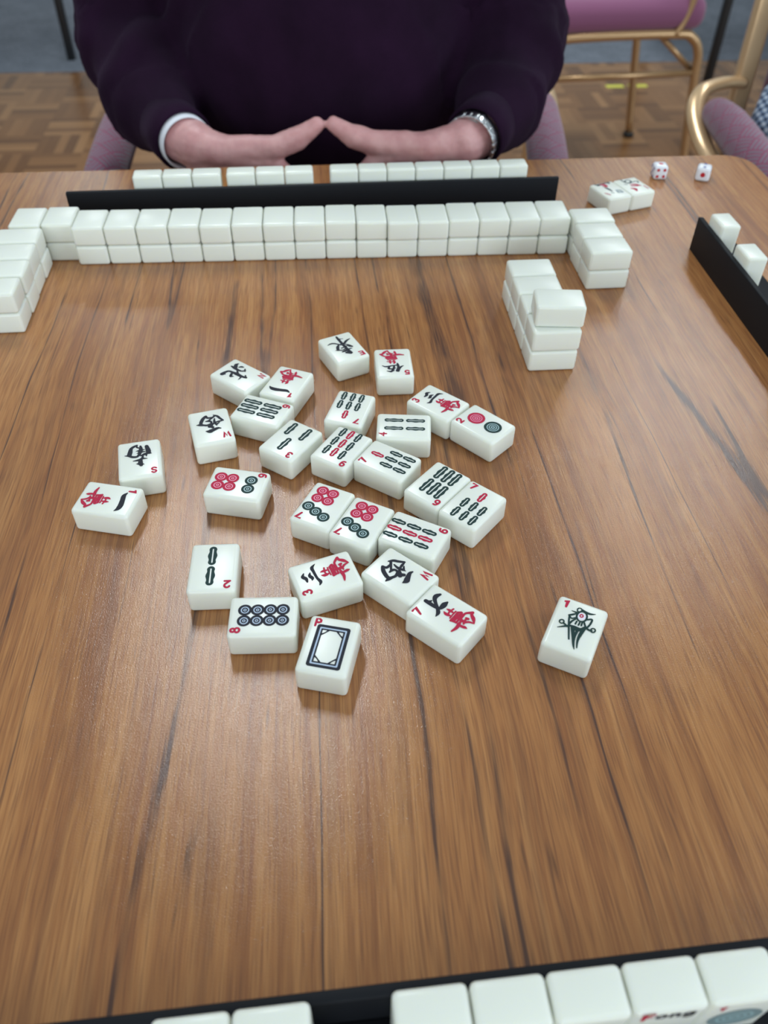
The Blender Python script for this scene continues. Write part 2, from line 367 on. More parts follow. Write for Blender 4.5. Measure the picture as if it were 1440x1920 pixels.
# ------------------------------------------------------------------ mahjong tiles
TW, TL, TT = 0.0258, 0.0347, 0.0165
bm = bmesh.new(); rbox(bm, TW, TL, TT, 0.0023, 4, (0, 0, TT / 2))
tile_o = obj('mahjong_tile', bm, M['tile']); TILE = tile_o.data; TILE.name = 'tile_body'
bpy.data.objects.remove(tile_o)
BOLD = 1.28
def add_ribbon(bm, pts, wid, z, mi=0, curve=True):
    P = smooth_path([(*p, w_) for p, w_ in zip(pts, wid)], 6) if curve else [(*p, w_) for p, w_ in zip(pts, wid)]
    L_, R_ = [], []
    n = len(P)
    for i, (x, y, w_) in enumerate(P):
        a, b = P[max(i - 1, 0)], P[min(i + 1, n - 1)]
        dx, dy = b[0] - a[0], b[1] - a[1]; l = math.hypot(dx, dy) or 1
        w_ = max(w_, 0.15) * BOLD
        k = 1.0
        if not curve and 0 < i < n - 1:     # mitre at a straight corner
            ux, uy = x - a[0], y - a[1]; m = math.hypot(ux, uy); c = (ux * dx + uy * dy) / (m * l); k = min(1 / max(c, 0.5), 1.7)
        nx, ny = -dy / l * w_ / 2 * k, dx / l * w_ / 2 * k
        zi = z + 1e-5 * i / n               # a hair's slope, so a stroke that crosses itself does not share a plane
        L_.append(bm.verts.new(((x + nx) / 1000, (y + ny) / 1000, zi))); R_.append(bm.verts.new(((x - nx) / 1000, (y - ny) / 1000, zi)))
    for i in range(n - 1):
        try: bm.faces.new((R_[i], R_[i + 1], L_[i + 1], L_[i])).material_index = mi
        except ValueError: pass
    for i, s in ((0, -1), (n - 1, 1)):      # round ends
        x, y, w_ = P[i]; a = math.atan2(L_[i].co.y - R_[i].co.y, L_[i].co.x - R_[i].co.x)
        z_ = L_[i].co.z; c = bm.verts.new((x / 1000, y / 1000, z_)); w_ = max(w_, 0.15) * BOLD
        arc = [R_[i]] + [bm.verts.new(((x + math.cos(a - s * t) * w_ / 2) / 1000, (y + math.sin(a - s * t) * w_ / 2) / 1000, z_)) for t in (PI * 5 / 6, PI * 2 / 3, PI / 2, PI / 3, PI / 6)][::1] + [L_[i]]
        if s < 0: arc = arc[::-1]
        for p_, q_ in zip(arc, arc[1:]):
            try: bm.faces.new((c, p_, q_)).material_index = mi
            except ValueError: pass
def disc(bm, cx, cy, r0, r1, z, mi=0, n=30):
    """ring between radii r0 < r1 (mm)"""
    A = [bm.verts.new(((cx + r1 * math.cos(2 * PI * i / n)) / 1000, (cy + r1 * math.sin(2 * PI * i / n)) / 1000, z)) for i in range(n)]
    if r0 <= 0: bm.faces.new(A).material_index = mi; return
    B = [bm.verts.new(((cx + r0 * math.cos(2 * PI * i / n)) / 1000, (cy + r0 * math.sin(2 * PI * i / n)) / 1000, z)) for i in range(n)]
    for i in range(n): bm.faces.new((A[i], A[(i + 1) % n], B[(i + 1) % n], B[i])).material_index = mi
def stick(bm, cx, cy, ln, wd, z):
    h = ln / 2; r = wd * 0.46; out, inn = [], []
    def side(y): return wd / 2 * (0.89 + 0.13 * math.cos(2 * PI * y / (ln * 0.46)))
    hi_ = h - r; slit = wd * 0.075; hs = h - wd * 0.40
    for k in range(17): y = -hi_ + 2 * hi_ * k / 16; out.append((side(y), y)); inn.append((slit, max(-hs, min(hs, y * hs / hi_))))
    for k in range(1, 8): a = PI * k / 8; out.append((side(hi_) * math.cos(a), hi_ + r * math.sin(a))); inn.append((slit * math.cos(a), hs + slit * math.sin(a)))
    for k in range(17): y = hi_ - 2 * hi_ * k / 16; out.append((-side(y), y)); inn.append((-slit, max(-hs, min(hs, y * hs / hi_))))
    for k in range(1, 8): a = PI + PI * k / 8; out.append((side(hi_) * math.cos(a), -hi_ + r * math.sin(a))); inn.append((slit * math.cos(a), -hs + slit * math.sin(a)))
    A = [bm.verts.new(((cx + x) / 1000, (cy + y) / 1000, z)) for x, y in out]; B = [bm.verts.new(((cx + x) / 1000, (cy + y) / 1000, z)) for x, y in inn]
    n = len(A)
    for i in range(n): bm.faces.new((A[i], A[(i + 1) % n], B[(i + 1) % n], B[i]))
ZF = TT + 0.00003
def arc(cx, cy, rx, ry, a0, a1, n=9): return [(cx + rx * math.cos(math.radians(a0 + (a1 - a0) * i / n)), cy + ry * math.sin(math.radians(a0 + (a1 - a0) * i / n))) for i in range(n + 1)]
# numerals and letters in a 1 x 1 box
CH = {
 '1': [([(-.30, .22), (.08, .46), (.08, -.5)], 0)],
 '2': [(arc(0, .2, .42, .30, 160, -40) + [(-.42, -.46)], 0), ([(-.45, -.46), (.45, -.46)], 0)],
 '3': [(arc(-.02, .23, .36, .25, 150, -80), 0), (arc(0, -.23, .42, .27, 80, -150), 0)],
 '4': [([(.18, -.5), (.18, .48), (-.42, -.16), (.46, -.16)], 0)],
 '5': [([(.38, .46), (-.28, .46), (-.34, .02)], 0), (arc(0, -.18, .42, .30, 120, -150), 0)],
 '6': [(arc(0, -.2, .40, .28, 0, 360, 14), 0), ([(-.38, -.18), (-.34, .16), (-.1, .42), (.30, .45)], 1)],
 '7': [([(-.44, .44), (.42, .44), (-.12, -.5)], 0)],
 '8': [(arc(0, .24, .33, .23, 0, 360, 14), 0), (arc(0, -.23, .42, .26, 0, 360, 14), 0)],
 '9': [(arc(0, .2, .40, .28, 0, 360, 14), 0), ([(.38, .18), (.34, -.16), (.1, -.42), (-.30, -.45)], 1)],
 'N': [([(-.44, -.5), (-.44, .5), (.44, -.5), (.44, .5)], 0)],
 'E': [([(.42, .46), (-.40, .46), (-.40, -.46), (.42, -.46)], 0), ([(-.40, 0), (.34, 0)], 0)],
 'S': [([(.40, .32), (.12, .47), (-.22, .44), (-.38, .24), (-.18, .05), (.18, -.05), (.40, -.24), (.22, -.44), (-.12, -.47), (-.42, -.32)], 1)],
 'W': [([(-.62, .5), (-.32, -.5), (0, .3), (.32, -.5), (.62, .5)], 0)],
 'P': [([(-.36, -.5), (-.36, .46), (.10, .46), (.36, .32), (.36, .10), (.10, -.02), (-.36, -.02)], 0)],
 'F': [([(.40, .46), (-.36, .46), (-.36, -.5)], 0), ([(-.36, .02), (.26, .02)], 0)],
 'o': [(arc(0, -.2, .36, .30, 0, 360, 14), 0)], 'n': [([(-.3, .1), (-.3, -.5)], 0), ([(-.3, -.15), (-.1, .08), (.2, .05), (.3, -.2), (.3, -.5)], 1)],
 'g': [(arc(0, -.16, .34, .26, 0, 360, 14), 0), ([(.34, .1), (.34, -.6), (.05, -.8), (-.3, -.7)], 1)],
}
def glyph_char(bm, ch, cx, cy, w_, h_, sw, z):
    for i, (pts, cv) in enumerate(CH[ch]):
        add_ribbon(bm, [(cx + x * w_, cy + y * h_) for x, y in pts], [sw] * len(pts), z + i * 1.2e-5, 0, bool(cv))
# brush characters and pictures: (points in mm, widths in mm)
G = {
'wan':[([(4.1,-2.7),(1.6,-2.6),(-1.3,-2.8)],[0.7,0.7,0.7]),([(2.4,1.6),(2.6,0.0),(2.5,-2.7)],[0.6,1.3,0.6]),([(0.1,1.9),(-0.4,0.6),(-0.4,-0.9),(0.3,-2.9)],[0.5,1.4,1.2,0.5]),([(4.6,-0.9),(3.1,-0.6),(1.1,-0.4),(0.3,-0.9)],[0.8,0.8,0.8,0.8]),([(4.1,-4.0),(1.0,-4.2),(-2.3,-4.1)],[1.2,1.2,1.2]),([(4.1,-4.0),(5.3,-5.4),(4.2,-6.0),(2.9,-6.7)],[1.0,1.0,1.0,1.0]),([(2.9,-6.7),(0.6,-6.9),(-1.8,-6.9)],[0.9,0.9,0.9]),([(-2.3,-4.1),(-1.9,-5.5),(-1.6,-7.0)],[1.0,1.0,1.0]),([(4.2,-5.5),(1.0,-5.5),(-1.9,-5.5)],[0.9,0.9,0.9]),([(1.4,-4.0),(1.2,-6.2),(1.2,-8.8),(1.3,-10.3)],[0.9,1.2,1.4,1.2]),([(1.1,-7.5),(3.9,-7.2),(6.2,-7.4),(8.8,-9.9)],[0.9,1,1,1.3]),([(8.8,-9.9),(7.2,-10.4),(5.7,-12.4),(3.4,-14.4)],[1,1.3,1.6,0.5]),([(3.4,-14.4),(2.7,-11.9),(1.1,-10.4),(-0.1,-10.3)],[0.5,1,0.9,0.8]),([(3.8,-9.2),(4.1,-10.6),(2.9,-9.6),(1.1,-10.3)],[0.9,0.9,0.9,0.9]),([(0.3,-8.4),(-1.7,-8.6),(-4.3,-9.0),(-7.6,-8.3)],[0.8,1.4,1.4,0.7]),([(-2.0,-8.4),(-2.0,-10.1),(-1.5,-12.1),(-1.4,-13.3)],[1.2,1.2,1.3,0.4])],
'san':[([(9.0,2.8),(7.0,5.1),(4.0,5.1),(-0.8,4.7),(-3.8,3.8),(-5.8,4.9)],[0.3,1.5,1.3,1.2,1.5,0.5]),([(4.1,7.1),(2.1,7.9),(0.1,7.1),(-1.3,7.6)],[0.4,1.5,1.5,0.5]),([(4.8,10.4),(2.6,11.6),(0.8,10.4),(-1.5,10.4)],[0.4,1.6,1.6,0.8])],
'xi':[([(-3.2,-10.6),(-5.3,-8.9),(-6.5,-6.5),(-8.2,-3.6)],[0.6,1.2,1.2,1]),([(-8.4,-3.4),(-5.8,-3.2),(-3.7,-2.8),(-2.0,-2.0)],[0.5,1.1,0.9,1]),([(-3.9,-9.5),(-1.7,-7.7),(0.7,-5.6)],[1.1,1,0.8]),([(1.6,-10.9),(0.9,-8.5),(-2.0,-8.4)],[0.8,1.2,0.8]),([(1.8,-10.4),(3.8,-8.4),(5.5,-5.1),(6.0,-2.8)],[1.4,1.6,1.6,1.4]),([(8.5,-2.9),(6.3,-2.6),(4.3,-1.8),(2.2,-1.1),(-0.6,-2.1)],[0.5,1.6,1.2,1.2,1]),([(2.4,-5.2),(0.6,-5.1),(-0.7,-4.0),(-0.6,-2.1)],[0.7,1.2,1,1]),([(-3.3,-6.7),(-2.8,-4.4),(-2.9,-2.4),(-3.7,0.9)],[0.6,1,1.3,0.3]),([(-5.7,-1.9),(-3.6,-0.5)],[0.5,1.1]),([(-1.0,-1.2),(0.8,0.6)],[1.4,1.8]),([(0.3,0.2),(-0.9,1.9)],[1.6,1.4]),([(-5.6,4.1),(-3.7,3.6),(-0.3,4.8),(1.6,5.4),(3.8,4.7)],[0.6,1.4,2,2.2,0.4])],
'bei':[([(6.8,-10.2),(4.2,-10.1),(1.7,-9.1),(1.0,-6.1),(0.7,-2.2),(0.7,2.0),(-0.1,5.8)],[2.2,1.6,1.3,1.4,2.0,1.6,1.2]),([(6.7,-10.1),(5.7,-8.6)],[1.8,0.8]),([(1.8,-5.7),(4.1,-4.5),(5.1,-3.5),(4.0,-2.1)],[1.2,1.4,1.4,0.4]),([(-3.7,-11.8),(-3.5,-8.8),(-3.2,-5.7),(-3.7,-2.2),(-5.6,-0.5)],[0.8,1.6,1.4,1,1]),([(-8.9,-9.9),(-6.8,-10.3),(-4.4,-8.4)],[0.5,1.8,1.8]),([(-5.7,-6.7),(-7.1,-6.0),(-7.8,-4.5)],[0.5,1.2,0.9]),([(-3.5,-6.0),(-0.8,-3.0),(0.4,-1.1)],[0.9,1,1.2]),([(1.0,2.3),(3.2,3.0),(4.8,3.1)],[1,0.7,0.3]),([(-1.7,3.6),(0.2,5.8)],[0.7,0.9]),([(-6.8,-1.8),(-4.9,0.1)],[0.7,0.7])],
'dong':[([(9.3,-6.6),(6.8,-7.3),(4.4,-6.8),(1.8,-4.3),(0.2,-3.2)],[0.4,1,1.1,0.9,0.9]),([(-0.8,-13.8),(-0.7,-10.7),(-0.8,-6.6),(-0.9,-2.2),(-1.1,1.7),(-1.1,5.5),(-1.4,8.9)],[1,1.4,1.4,1.6,1.5,1.8,2.2]),([(-0.4,-12.5),(-1.5,-10.3),(-4.1,-9.5)],[0.8,0.8,0.3]),([(-8.5,-7.5),(-5.4,-6.2),(-2.8,-4.1),(-0.6,-2.8),(2.1,-3.7)],[0.5,1.2,1.3,1.2,0.8]),([(1.7,-4.0),(3.9,-1.3),(5.3,2.2)],[0.6,1.6,1.4]),([(6.9,1.9),(3.8,3.2),(1.9,3.7),(0.0,3.0)],[0.5,0.9,0.8,0.8]),([(-2.7,-2.2),(-4.3,-0.5),(-5.8,2.4)],[0.6,1,1]),([(-5.5,2.5),(-3.8,1.2),(-4.1,-0.1)],[0.8,0.8,0.8]),([(2.0,1.1),(-1.1,0.7),(-3.5,-0.4)],[0.8,0.8,0.6]),([(3.5,5.7),(0.3,5.2),(-2.5,4.3),(-4.6,4.4)],[0.8,1.4,1,0.5]),([(1.2,7.6),(-1.4,9.3),(-2.4,8.0)],[1.4,1.4,0.6])],
'nan':[([(0.9,-12.7),(2.6,-11.8),(4.5,-10.1),(5.2,-6.7),(5.8,-4.0)],[0.8,1.3,1.5,2,2]),([(8.4,-4.1),(5.9,-3.4),(3.9,-2.0),(1.3,-1.7),(0.1,-3.3)],[0.4,1.2,1.3,1.2,1]),([(1.0,-12.2),(1.0,-10.6),(-0.8,-9.5)],[0.8,0.8,0.8]),([(-1.1,-11.5),(-1.3,-8.7),(-0.8,-5.9),(-0.1,-3.2)],[0.8,1.6,1.8,1.2]),([(1.7,-7.0),(-0.9,-7.2),(-3.5,-7.6)],[0.3,1.2,0.4]),([(1.2,-4.7),(-1.2,-5.5),(-3.6,-5.6)],[0.3,1,0.6]),([(0.5,-3.1),(-1.5,-2.3),(-3.5,-3.2),(-5.9,-3.8)],[0.8,1,1.4,0.8]),([(-4.3,-2.9),(-4.4,-0.9)],[1.2,0.3]),([(-4.8,-10.5),(-5.5,-7.1),(-6.0,-4.1),(-7.4,-3.1)],[1.6,2,2,0.3]),([(-2.1,-2.1),(-2.0,-0.2),(-0.5,1.6),(3.6,2.0)],[0.8,1,1.4,0.4]),([(-1.8,0.7),(-4.7,1.2)],[1.2,0.3]),([(-0.8,2.0),(-0.6,4.8),(-1.0,6.8)],[1.6,2,1.4]),([(1.8,5.0),(-0.4,5.4),(-2.6,6.2)],[0.3,1.4,0.4])],
'wu':[([(8.5,3.7),(6.5,5.1),(4.0,4.9),(1.4,4.2),(-2.3,3.7)],[0.4,1,1.1,0.9,0.9]),([(-2.3,1.6),(-2.6,4.1),(-2.5,6.9),(-1.7,10.4)],[0.8,1.3,1.2,1.8]),([(-6.2,4.7),(-4.4,6.0),(-3.2,8.0),(-2.3,11.1)],[0.5,1.1,1.1,1]),([(0.2,4.3),(0.6,7.1),(1.9,10.2),(2.9,11.5)],[0.9,1.2,1.2,1]),([(3.4,4.8),(4.2,7.6),(1.8,8.1)],[0.9,1.2,0.9]),([(0.6,7.1),(-1.0,7.4)],[0.9,0.3]),([(5.7,10.3),(3.1,11.1),(0.4,10.1)],[0.3,1.1,0.4])],
'yi':[([(-6.6,9.7),(-4.0,8.6),(-0.4,9.2),(3.7,9.8),(6.7,9.4),(8.8,7.8)],[0.5,1.8,2,2.2,1.8,0.3])],
'qi':[([(-0.1,13.3),(0.3,11.8),(2.0,11.0)],[1.4,1.4,0.5]),([(-0.1,13.3),(-0.2,10.2),(-0.2,7.0),(0.4,5.0),(1.8,4.5),(4.0,4.4),(6.1,4.1)],[1.6,1.6,1.4,1.3,1.8,2.1,0.8]),([(8.0,10.0),(5.8,11.0),(3.8,10.5),(1.8,8.4),(-0.3,5.7),(-2.4,3.8),(-4.9,3.4)],[1,1.8,1.6,1.3,1.3,1.5,0.4])],
'bird':[([(-0.0,11.6),(0.0,11.1),(-0.2,10.5),(-0.5,10.1),(-1.0,9.8),(-1.5,9.9),(-1.9,10.1),(-2.1,10.6),(-2.2,11.2),(-2.0,11.7),(-1.7,12.2),(-1.2,12.4),(-0.7,12.4),(-0.3,12.1),(-0.0,11.6)],[0.6,0.6,0.6,0.6,0.6,0.6,0.6,0.6,0.6,0.6,0.6,0.6,0.6,0.6,0.6]),([(0.2,11.8),(2.4,11.0),(4.7,11.0),(7.0,11.9)],[0.9,1.2,1,0.3]),([(-4.6,9.0),(-1.9,8.9)],[0.3,1]),([(3.5,8.6),(3.6,7.1),(3.3,5.7),(2.5,4.7),(1.5,4.2),(0.3,4.3),(-0.6,5.1),(-1.3,6.3),(-1.4,7.8),(-1.1,9.2),(-0.3,10.3),(0.8,10.8),(1.9,10.6),(2.9,9.9),(3.5,8.6)],[0.8,0.8,0.8,0.8,0.8,0.8,0.8,0.8,0.8,0.8,0.8,0.8,0.8,0.8,0.8]),([(-5.0,5.6),(-3.6,6.7),(-1.9,8.2)],[0.9,0.9,0.7]),([(-4.8,5.7),(-4.1,2.0),(-2.8,-2.6),(-0.9,-9.0)],[0.8,0.8,0.8,0.7]),([(-4.4,5.0),(-3.2,4.2),(-1.3,5.6)],[0.7,0.7,0.7]),([(-3.4,0.4),(-2.5,2.8),(-1.3,4.5)],[0.9,0.8,0.6]),([(-3.1,-0.6),(-0.2,-0.5),(2.7,-0.6),(4.3,1.3)],[0.9,1.2,1.2,1.1]),([(-0.4,3.4),(-0.6,1.5)],[0.7,0.7]),([(1.2,3.3),(1.0,1.4)],[0.7,0.7]),([(2.3,3.8),(2.4,1.7)],[0.7,0.7]),([(4.1,6.7),(6.3,7.8),(6.2,4.4),(5.0,1.6),(3.2,4.2)],[0.8,0.8,0.8,0.8,0.8]),([(-3.0,-1.0),(-4.7,-2.0),(-8.2,-4.3)],[1,0.9,0.3]),([(-6.2,0.5),(-6.2,0.0),(-6.3,-0.5),(-6.7,-0.9),(-7.2,-1.2),(-7.6,-1.1),(-8.0,-0.9),(-8.3,-0.5),(-8.3,0.1),(-8.2,0.6),(-7.8,1.0),(-7.4,1.2),(-6.9,1.2),(-6.5,1.0),(-6.2,0.5)],[0.6,0.6,0.6,0.6,0.6,0.6,0.6,0.6,0.6,0.6,0.6,0.6,0.6,0.6,0.6]),([(-6.2,-0.5),(-3.8,-1.8)],[0.8,0.8]),([(4.5,1.4),(6.6,0.7),(7.9,0.8)],[0.9,0.9,0.9]),([(9.6,1.8),(9.6,1.2),(9.4,0.7),(9.1,0.3),(8.6,0.0),(8.2,0.1),(7.8,0.3),(7.5,0.8),(7.5,1.4),(7.6,1.9),(8.0,2.4),(8.5,2.6),(8.9,2.6),(9.3,2.3),(9.6,1.8)],[0.6,0.6,0.6,0.6,0.6,0.6,0.6,0.6,0.6,0.6,0.6,0.6,0.6,0.6,0.6]),([(-1.2,-1.4),(0.7,-6.9),(2.1,-11.4),(3.2,-13.9)],[1.6,1.3,0.9,0.3]),([(4.3,0.4),(3.5,-3.9),(3.3,-8.2),(4.1,-12.5)],[1.4,1.4,0.9,0.5]),([(1.5,-1.8),(1.3,-5.8),(1.8,-9.0)],[1.2,0.9,0.5]),([(-1.1,-1.8),(1.7,-1.5),(4.0,-0.4)],[1.4,1.4,1.4])],
'bird_eye':[([(1.5,8.2),(1.6,7.8),(1.5,7.4),(1.2,7.1),(0.9,6.9),(0.6,7.0),(0.3,7.2),(0.1,7.5),(0.1,7.9),(0.2,8.3),(0.4,8.6),(0.8,8.8),(1.1,8.7),(1.4,8.5),(1.5,8.2)],[0.5,0.5,0.5,0.5,0.5,0.5,0.5,0.5,0.5,0.5,0.5,0.5,0.5,0.5,0.5])],
'fa':[([(8.3,-15.9),(5.9,-12.5)],[0.8,2.2]),([(5.2,-13.5),(-3.1,-14.5),(-7.6,-14.1)],[2,1.2,1.4]),([(2.5,-6.1),(1.2,-1.9),(0.7,3.3)],[1.2,2,1]),([(3.2,5.4),(1.3,7.3)],[0.8,0.8]),([(-6.8,-15.6),(-6.0,-12.1)],[1,1])],
'fa_c':[([(-3.9,2.7),(-7.9,3.6)],[1.2,1.2]),([(-2.8,7.7),(-8.0,8.6)],[1.2,1.2]),([(-4.3,2.8),(-3.2,7.9)],[1,1]),([(-7.9,3.6),(-8.0,8.6)],[1,1]),([(-4.3,5.5),(-8.0,6.1)],[0.9,0.9])],
'fa_r':[([(3.4,-12.7),(-0.2,-11.9),(-1.0,-7.8)],[1.5,2.6,1.5]),([(2.2,-9.1),(0.1,-7.0)],[1.6,1.6]),([(9.7,4.6),(7.9,7.2),(6.6,9.5)],[0.8,1.3,0.8])],
'fb':[([(4.8,-15.6),(4.3,-10.2),(2.1,-6.5)],[1,1.2,1.2]),([(-2.3,-8.6),(-1.2,-7.5),(0.3,-6.8),(1.7,-6.7),(3.0,-7.2),(3.7,-8.2),(3.8,-9.5),(3.2,-10.8),(2.1,-11.9),(0.6,-12.6),(-0.9,-12.7),(-2.1,-12.2),(-2.8,-11.2),(-2.9,-10.0),(-2.3,-8.6)],[1.0,1.0,1.0,1.0,1.0,1.0,1.0,1.0,1.0,1.0,1.0,1.0,1.0,1.0,1.0]),([(0.9,-5.7),(-4.5,-7.4),(-9.0,-6.9),(-7.1,-3.8)],[0.9,0.9,0.9,0.9]),([(7.4,-5.7),(4.9,-4.1)],[0.7,0.7])],
'fb_r':[([(2.1,-3.0),(-3.0,-1.0),(-5.9,3.0)],[1.2,2.2,0.8]),([(3.4,0.5),(-3.3,1.9)],[1.4,1.4]),([(6.6,4.6),(3.8,7.0),(4.6,11.0)],[1.2,3,1.4]),([(-8.2,4.3),(-8.7,10.7)],[0.9,0.9])],
}
def strokes(bm, key, z, mi=0, dx=0, dy=0, s=1.0):
    for i, (pts, wid) in enumerate(G[key]):
        add_ribbon(bm, [(x * s + dx, y * s + dy) for x, y in pts], [q * s * (1.15 if key in ('xi', 'bei', 'dong', 'nan', 'wu', 'qi', 'yi') else 1.0) for q in wid], z + i * 1.2e-5, mi)
BAM = {   # sticks: (x, y, red?), length, width
 '2': ([(1, 6.5, 0), (1, -7.7, 0)], 13.4, 5.0), '3': ([(.6, 5.7, 0), (6.1, -8.4, 0), (-5.2, -8.4, 0)], 12.8, 4.3),
 '4': ([(5.4, 6.4, 0), (-2.7, 6.4, 0), (5.4, -7.4, 0), (-2.7, -7.4, 0)], 12.4, 3.6),
 '6': ([(x, y, 0) for y in (4.8, -9.2) for x in (4.7, -.6, -5.8)], 12.9, 4.3),
 '7': ([(1, 7.8, 1)] + [(x, y, 0) for y in (-1.8, -11.2) for x in (7.4, 1.4, -4.6)], 8.9, 3.9),
 '9': ([(x, y, int(x == 1.1)) for y in (6.8, -2.6, -12.1) for x in (6.7, 1.1, -4.5)], 8.9, 3.9)}
DOT = {   # (x, y, radius, colour)
 '2': [(.8, 6.4, 5.6, 'red'), (.8, -7.1, 5.6, 'green')],
 '6': [(x, y, 3.6, 'red') for x in (-3.6, 3.6) for y in (-3.6, -10.7)] + [(-3.7, 7.8, 3.6, 'green'), (3.7, 7.8, 3.6, 'green')],
 '7': [(5.7, -10.8, 3.4, 'red'), (-1, -10.8, 3.4, 'red'), (5.7, -4.2, 3.4, 'red'), (-1, -4.2, 3.4, 'red'), (7.3, 3.9, 3.4, 'green'), (1.4, 6.2, 3.4, 'green'), (-4.7, 8.4, 3.4, 'green')],
 '8': [(x, y, 3.3, 'black') for x in (3.6, -3.2) for y in (9.3, 2.9, -3.6, -10.0)],
 '1': [(0, -1, 9.5, 'greygreen')]}
FACE = {}
def face_parts(kind):
    """the printed face of a tile: list of (part name, mesh)"""
    if kind in FACE: return FACE[kind]
    out = []
    def done(name, bm, mats):
        me = bpy.data.meshes.new(name); bm.to_mesh(me); bm.free()
        for q in mats: me.materials.append(M[q])
        out.append((name, me))
    suit, n = kind[0], kind[1:]
    bm = bmesh.new()
    if suit == 'b' and n != '1':            # bamboo
        lst, ln, wd = BAM[n]
        for (x, y, red) in lst:
            if not red: stick(bm, x, y, ln, wd, ZF)
        done('bamboo_mark', bm, ['green'])
        if any(q[2] for q in lst):
            bm = bmesh.new()
            for (x, y, red) in lst:
                if red: stick(bm, x, y, ln, wd, ZF)
            done('red_bamboo_mark', bm, ['red'])
    elif kind == 'b1':
        x, y = EYE; disc(bm, x, y - .3, 0, 2.2, ZF - 1e-5, 1)
        strokes(bm, 'bird', ZF); strokes(bm, 'bird_eye', ZF + 8e-5, 2)
        done('bird_mark', bm, ['green', 'lilac', 'red'])
    elif suit == 'd':                       # dots
        for cols, nm in ((('green', 'black', 'greygreen'), 'dot_mark'), (('red',), 'red_dot_mark')):
            sel = [q for q in DOT[n] if q[3] in cols]
            if not sel: continue
            bm = bmesh.new(); c = sel[0][3]; light = {'red': 'pink', 'green': 'teal', 'black': 'bluegrey', 'greygreen': 'teal'}[c]
            for i, (x, y, r, _) in enumerate(sel):
                disc(bm, x, y, 0, r * 0.96, ZF + i * 1e-6, 1)
                rings = ((.72, 1.03), (.48, .60), (.24, .36), (0, .10)) if n in '12' else ((.66, 1.07), (.26, .48), (0, .12))
                for a, b in rings: disc(bm, x, y, r * a, r * b, ZF + 2.5e-5 + i * 1e-6, 0)
            done(nm, bm, [c, light])
    elif suit == 'w':                       # characters
        strokes(bm, {'1': 'yi', '3': 'san', '5': 'wu', '7': 'qi'}[n], ZF); done('numeral_character', bm, ['black'])
        bm = bmesh.new(); strokes(bm, 'wan', ZF); done('red_character', bm, ['red'])
    elif suit == 'z':                       # winds
        strokes(bm, {'N': 'bei', 'E': 'dong', 'S': 'nan', 'W': 'xi'}[n], ZF); done('wind_character', bm, ['black'])
    elif kind == 'pP':                      # frame
        def loop(x, y, c, k=4): return [((x - c) * 1 + c * math.cos(a), (y - c) + c * math.sin(a)) for a in [PI / 2 * i / k for i in range(k + 1)]]
        cx, cy = 0.3, -1.0
        def rr(x, y, c):
            q = loop(x, y, c); pts = q + [(-a, b) for a, b in q[::-1]] + [(-a, -b) for a, b in q] + [(a, -b) for a, b in q[::-1]]
            return [bm.verts.new(((cx + a) / 1000, (cy + b) / 1000, zz)) for a, b in pts]
        def band(o, i, mi):
            n_ = len(o)
            for k in range(n_): bm.faces.new((o[k], o[(k + 1) % n_], i[(k + 1) % n_], i[k])).material_index = mi
        zz = ZF
        band(rr(8.5, 12.7, 1.4), rr(6.9, 11.1, .6), 0); band(rr(6.9, 11.1, .6), rr(6.1, 10.3, .4), 1); band(rr(6.1, 10.3, .4), rr(5.25, 9.45, .3), 0)
        for sx in (-1, 1):
            for sy in (-1, 1):
                add_ribbon(bm, [(cx + sx * 5.5, cy + sy * 6.6), (cx + sx * 4.3, cy + sy * 7.4), (cx + sx * 3.1, cy + sy * 8.6), (cx + sx * 2.4, cy + sy * 9.6)], [1.0, .6, .6, 1.0], ZF + 1e-5, 0)
        done('frame_mark', bm, ['black', 'bluegrey'])
    elif suit == 'f':                       # flower tiles
        strokes(bm, 'fa' if n == 'a' else 'fb', ZF); done('flower_stem_mark', bm, ['green'])
        bm = bmesh.new(); strokes(bm, 'fa_r' if n == 'a' else 'fb_r', ZF + 3e-5); done('red_blossom_mark', bm, ['red'])
        if n == 'a': bm = bmesh.new(); strokes(bm, 'fa_c', ZF); done('grey_character_mark', bm, ['greygreen'])
    elif suit == 't':                       # lettered face on the near rack
        for k, (ch, x) in enumerate((('o', -3.2), ('n', 1.6), ('g', 6.4))): glyph_char(bm, ch, x, 13.6, 4.2, 6.0, 1.2, ZF + k * 1.2e-5)
        done('black_lettering', bm, ['black'])
        bm = bmesh.new(); glyph_char(bm, 'F', -8.0, 13.2, 4.0, 6.0, 1.2, ZF); done('red_letter', bm, ['red'])
    idx = {'z': n, 'p': 'P'}.get(suit, n)
    if suit not in 'ft':
        bm = bmesh.new()
        right = kind == 'd7'
        glyph_char(bm, idx, 8.4 if right else -9.0 if kind in ('b6', 'd6', 'b9', 'b4', 'd8') else -8.3, 13.3 if kind in ('b6', 'd6', 'b9', 'b4', 'd8') else 12.6 if idx != 'W' else 11.0, 3.2, 4.6 if idx != 'W' else 4.8, 0.95, ZF); done('index_' + ('letter' if idx.isalpha() else 'numeral'), bm, ['red'])
    FACE[kind] = out; return out
EYE = G['bird_eye'][0][0][0]; EYE = (sum(p[0] for p in G['bird_eye'][0][0]) / len(G['bird_eye'][0][0]), sum(p[1] for p in G['bird_eye'][0][0]) / len(G['bird_eye'][0][0]))

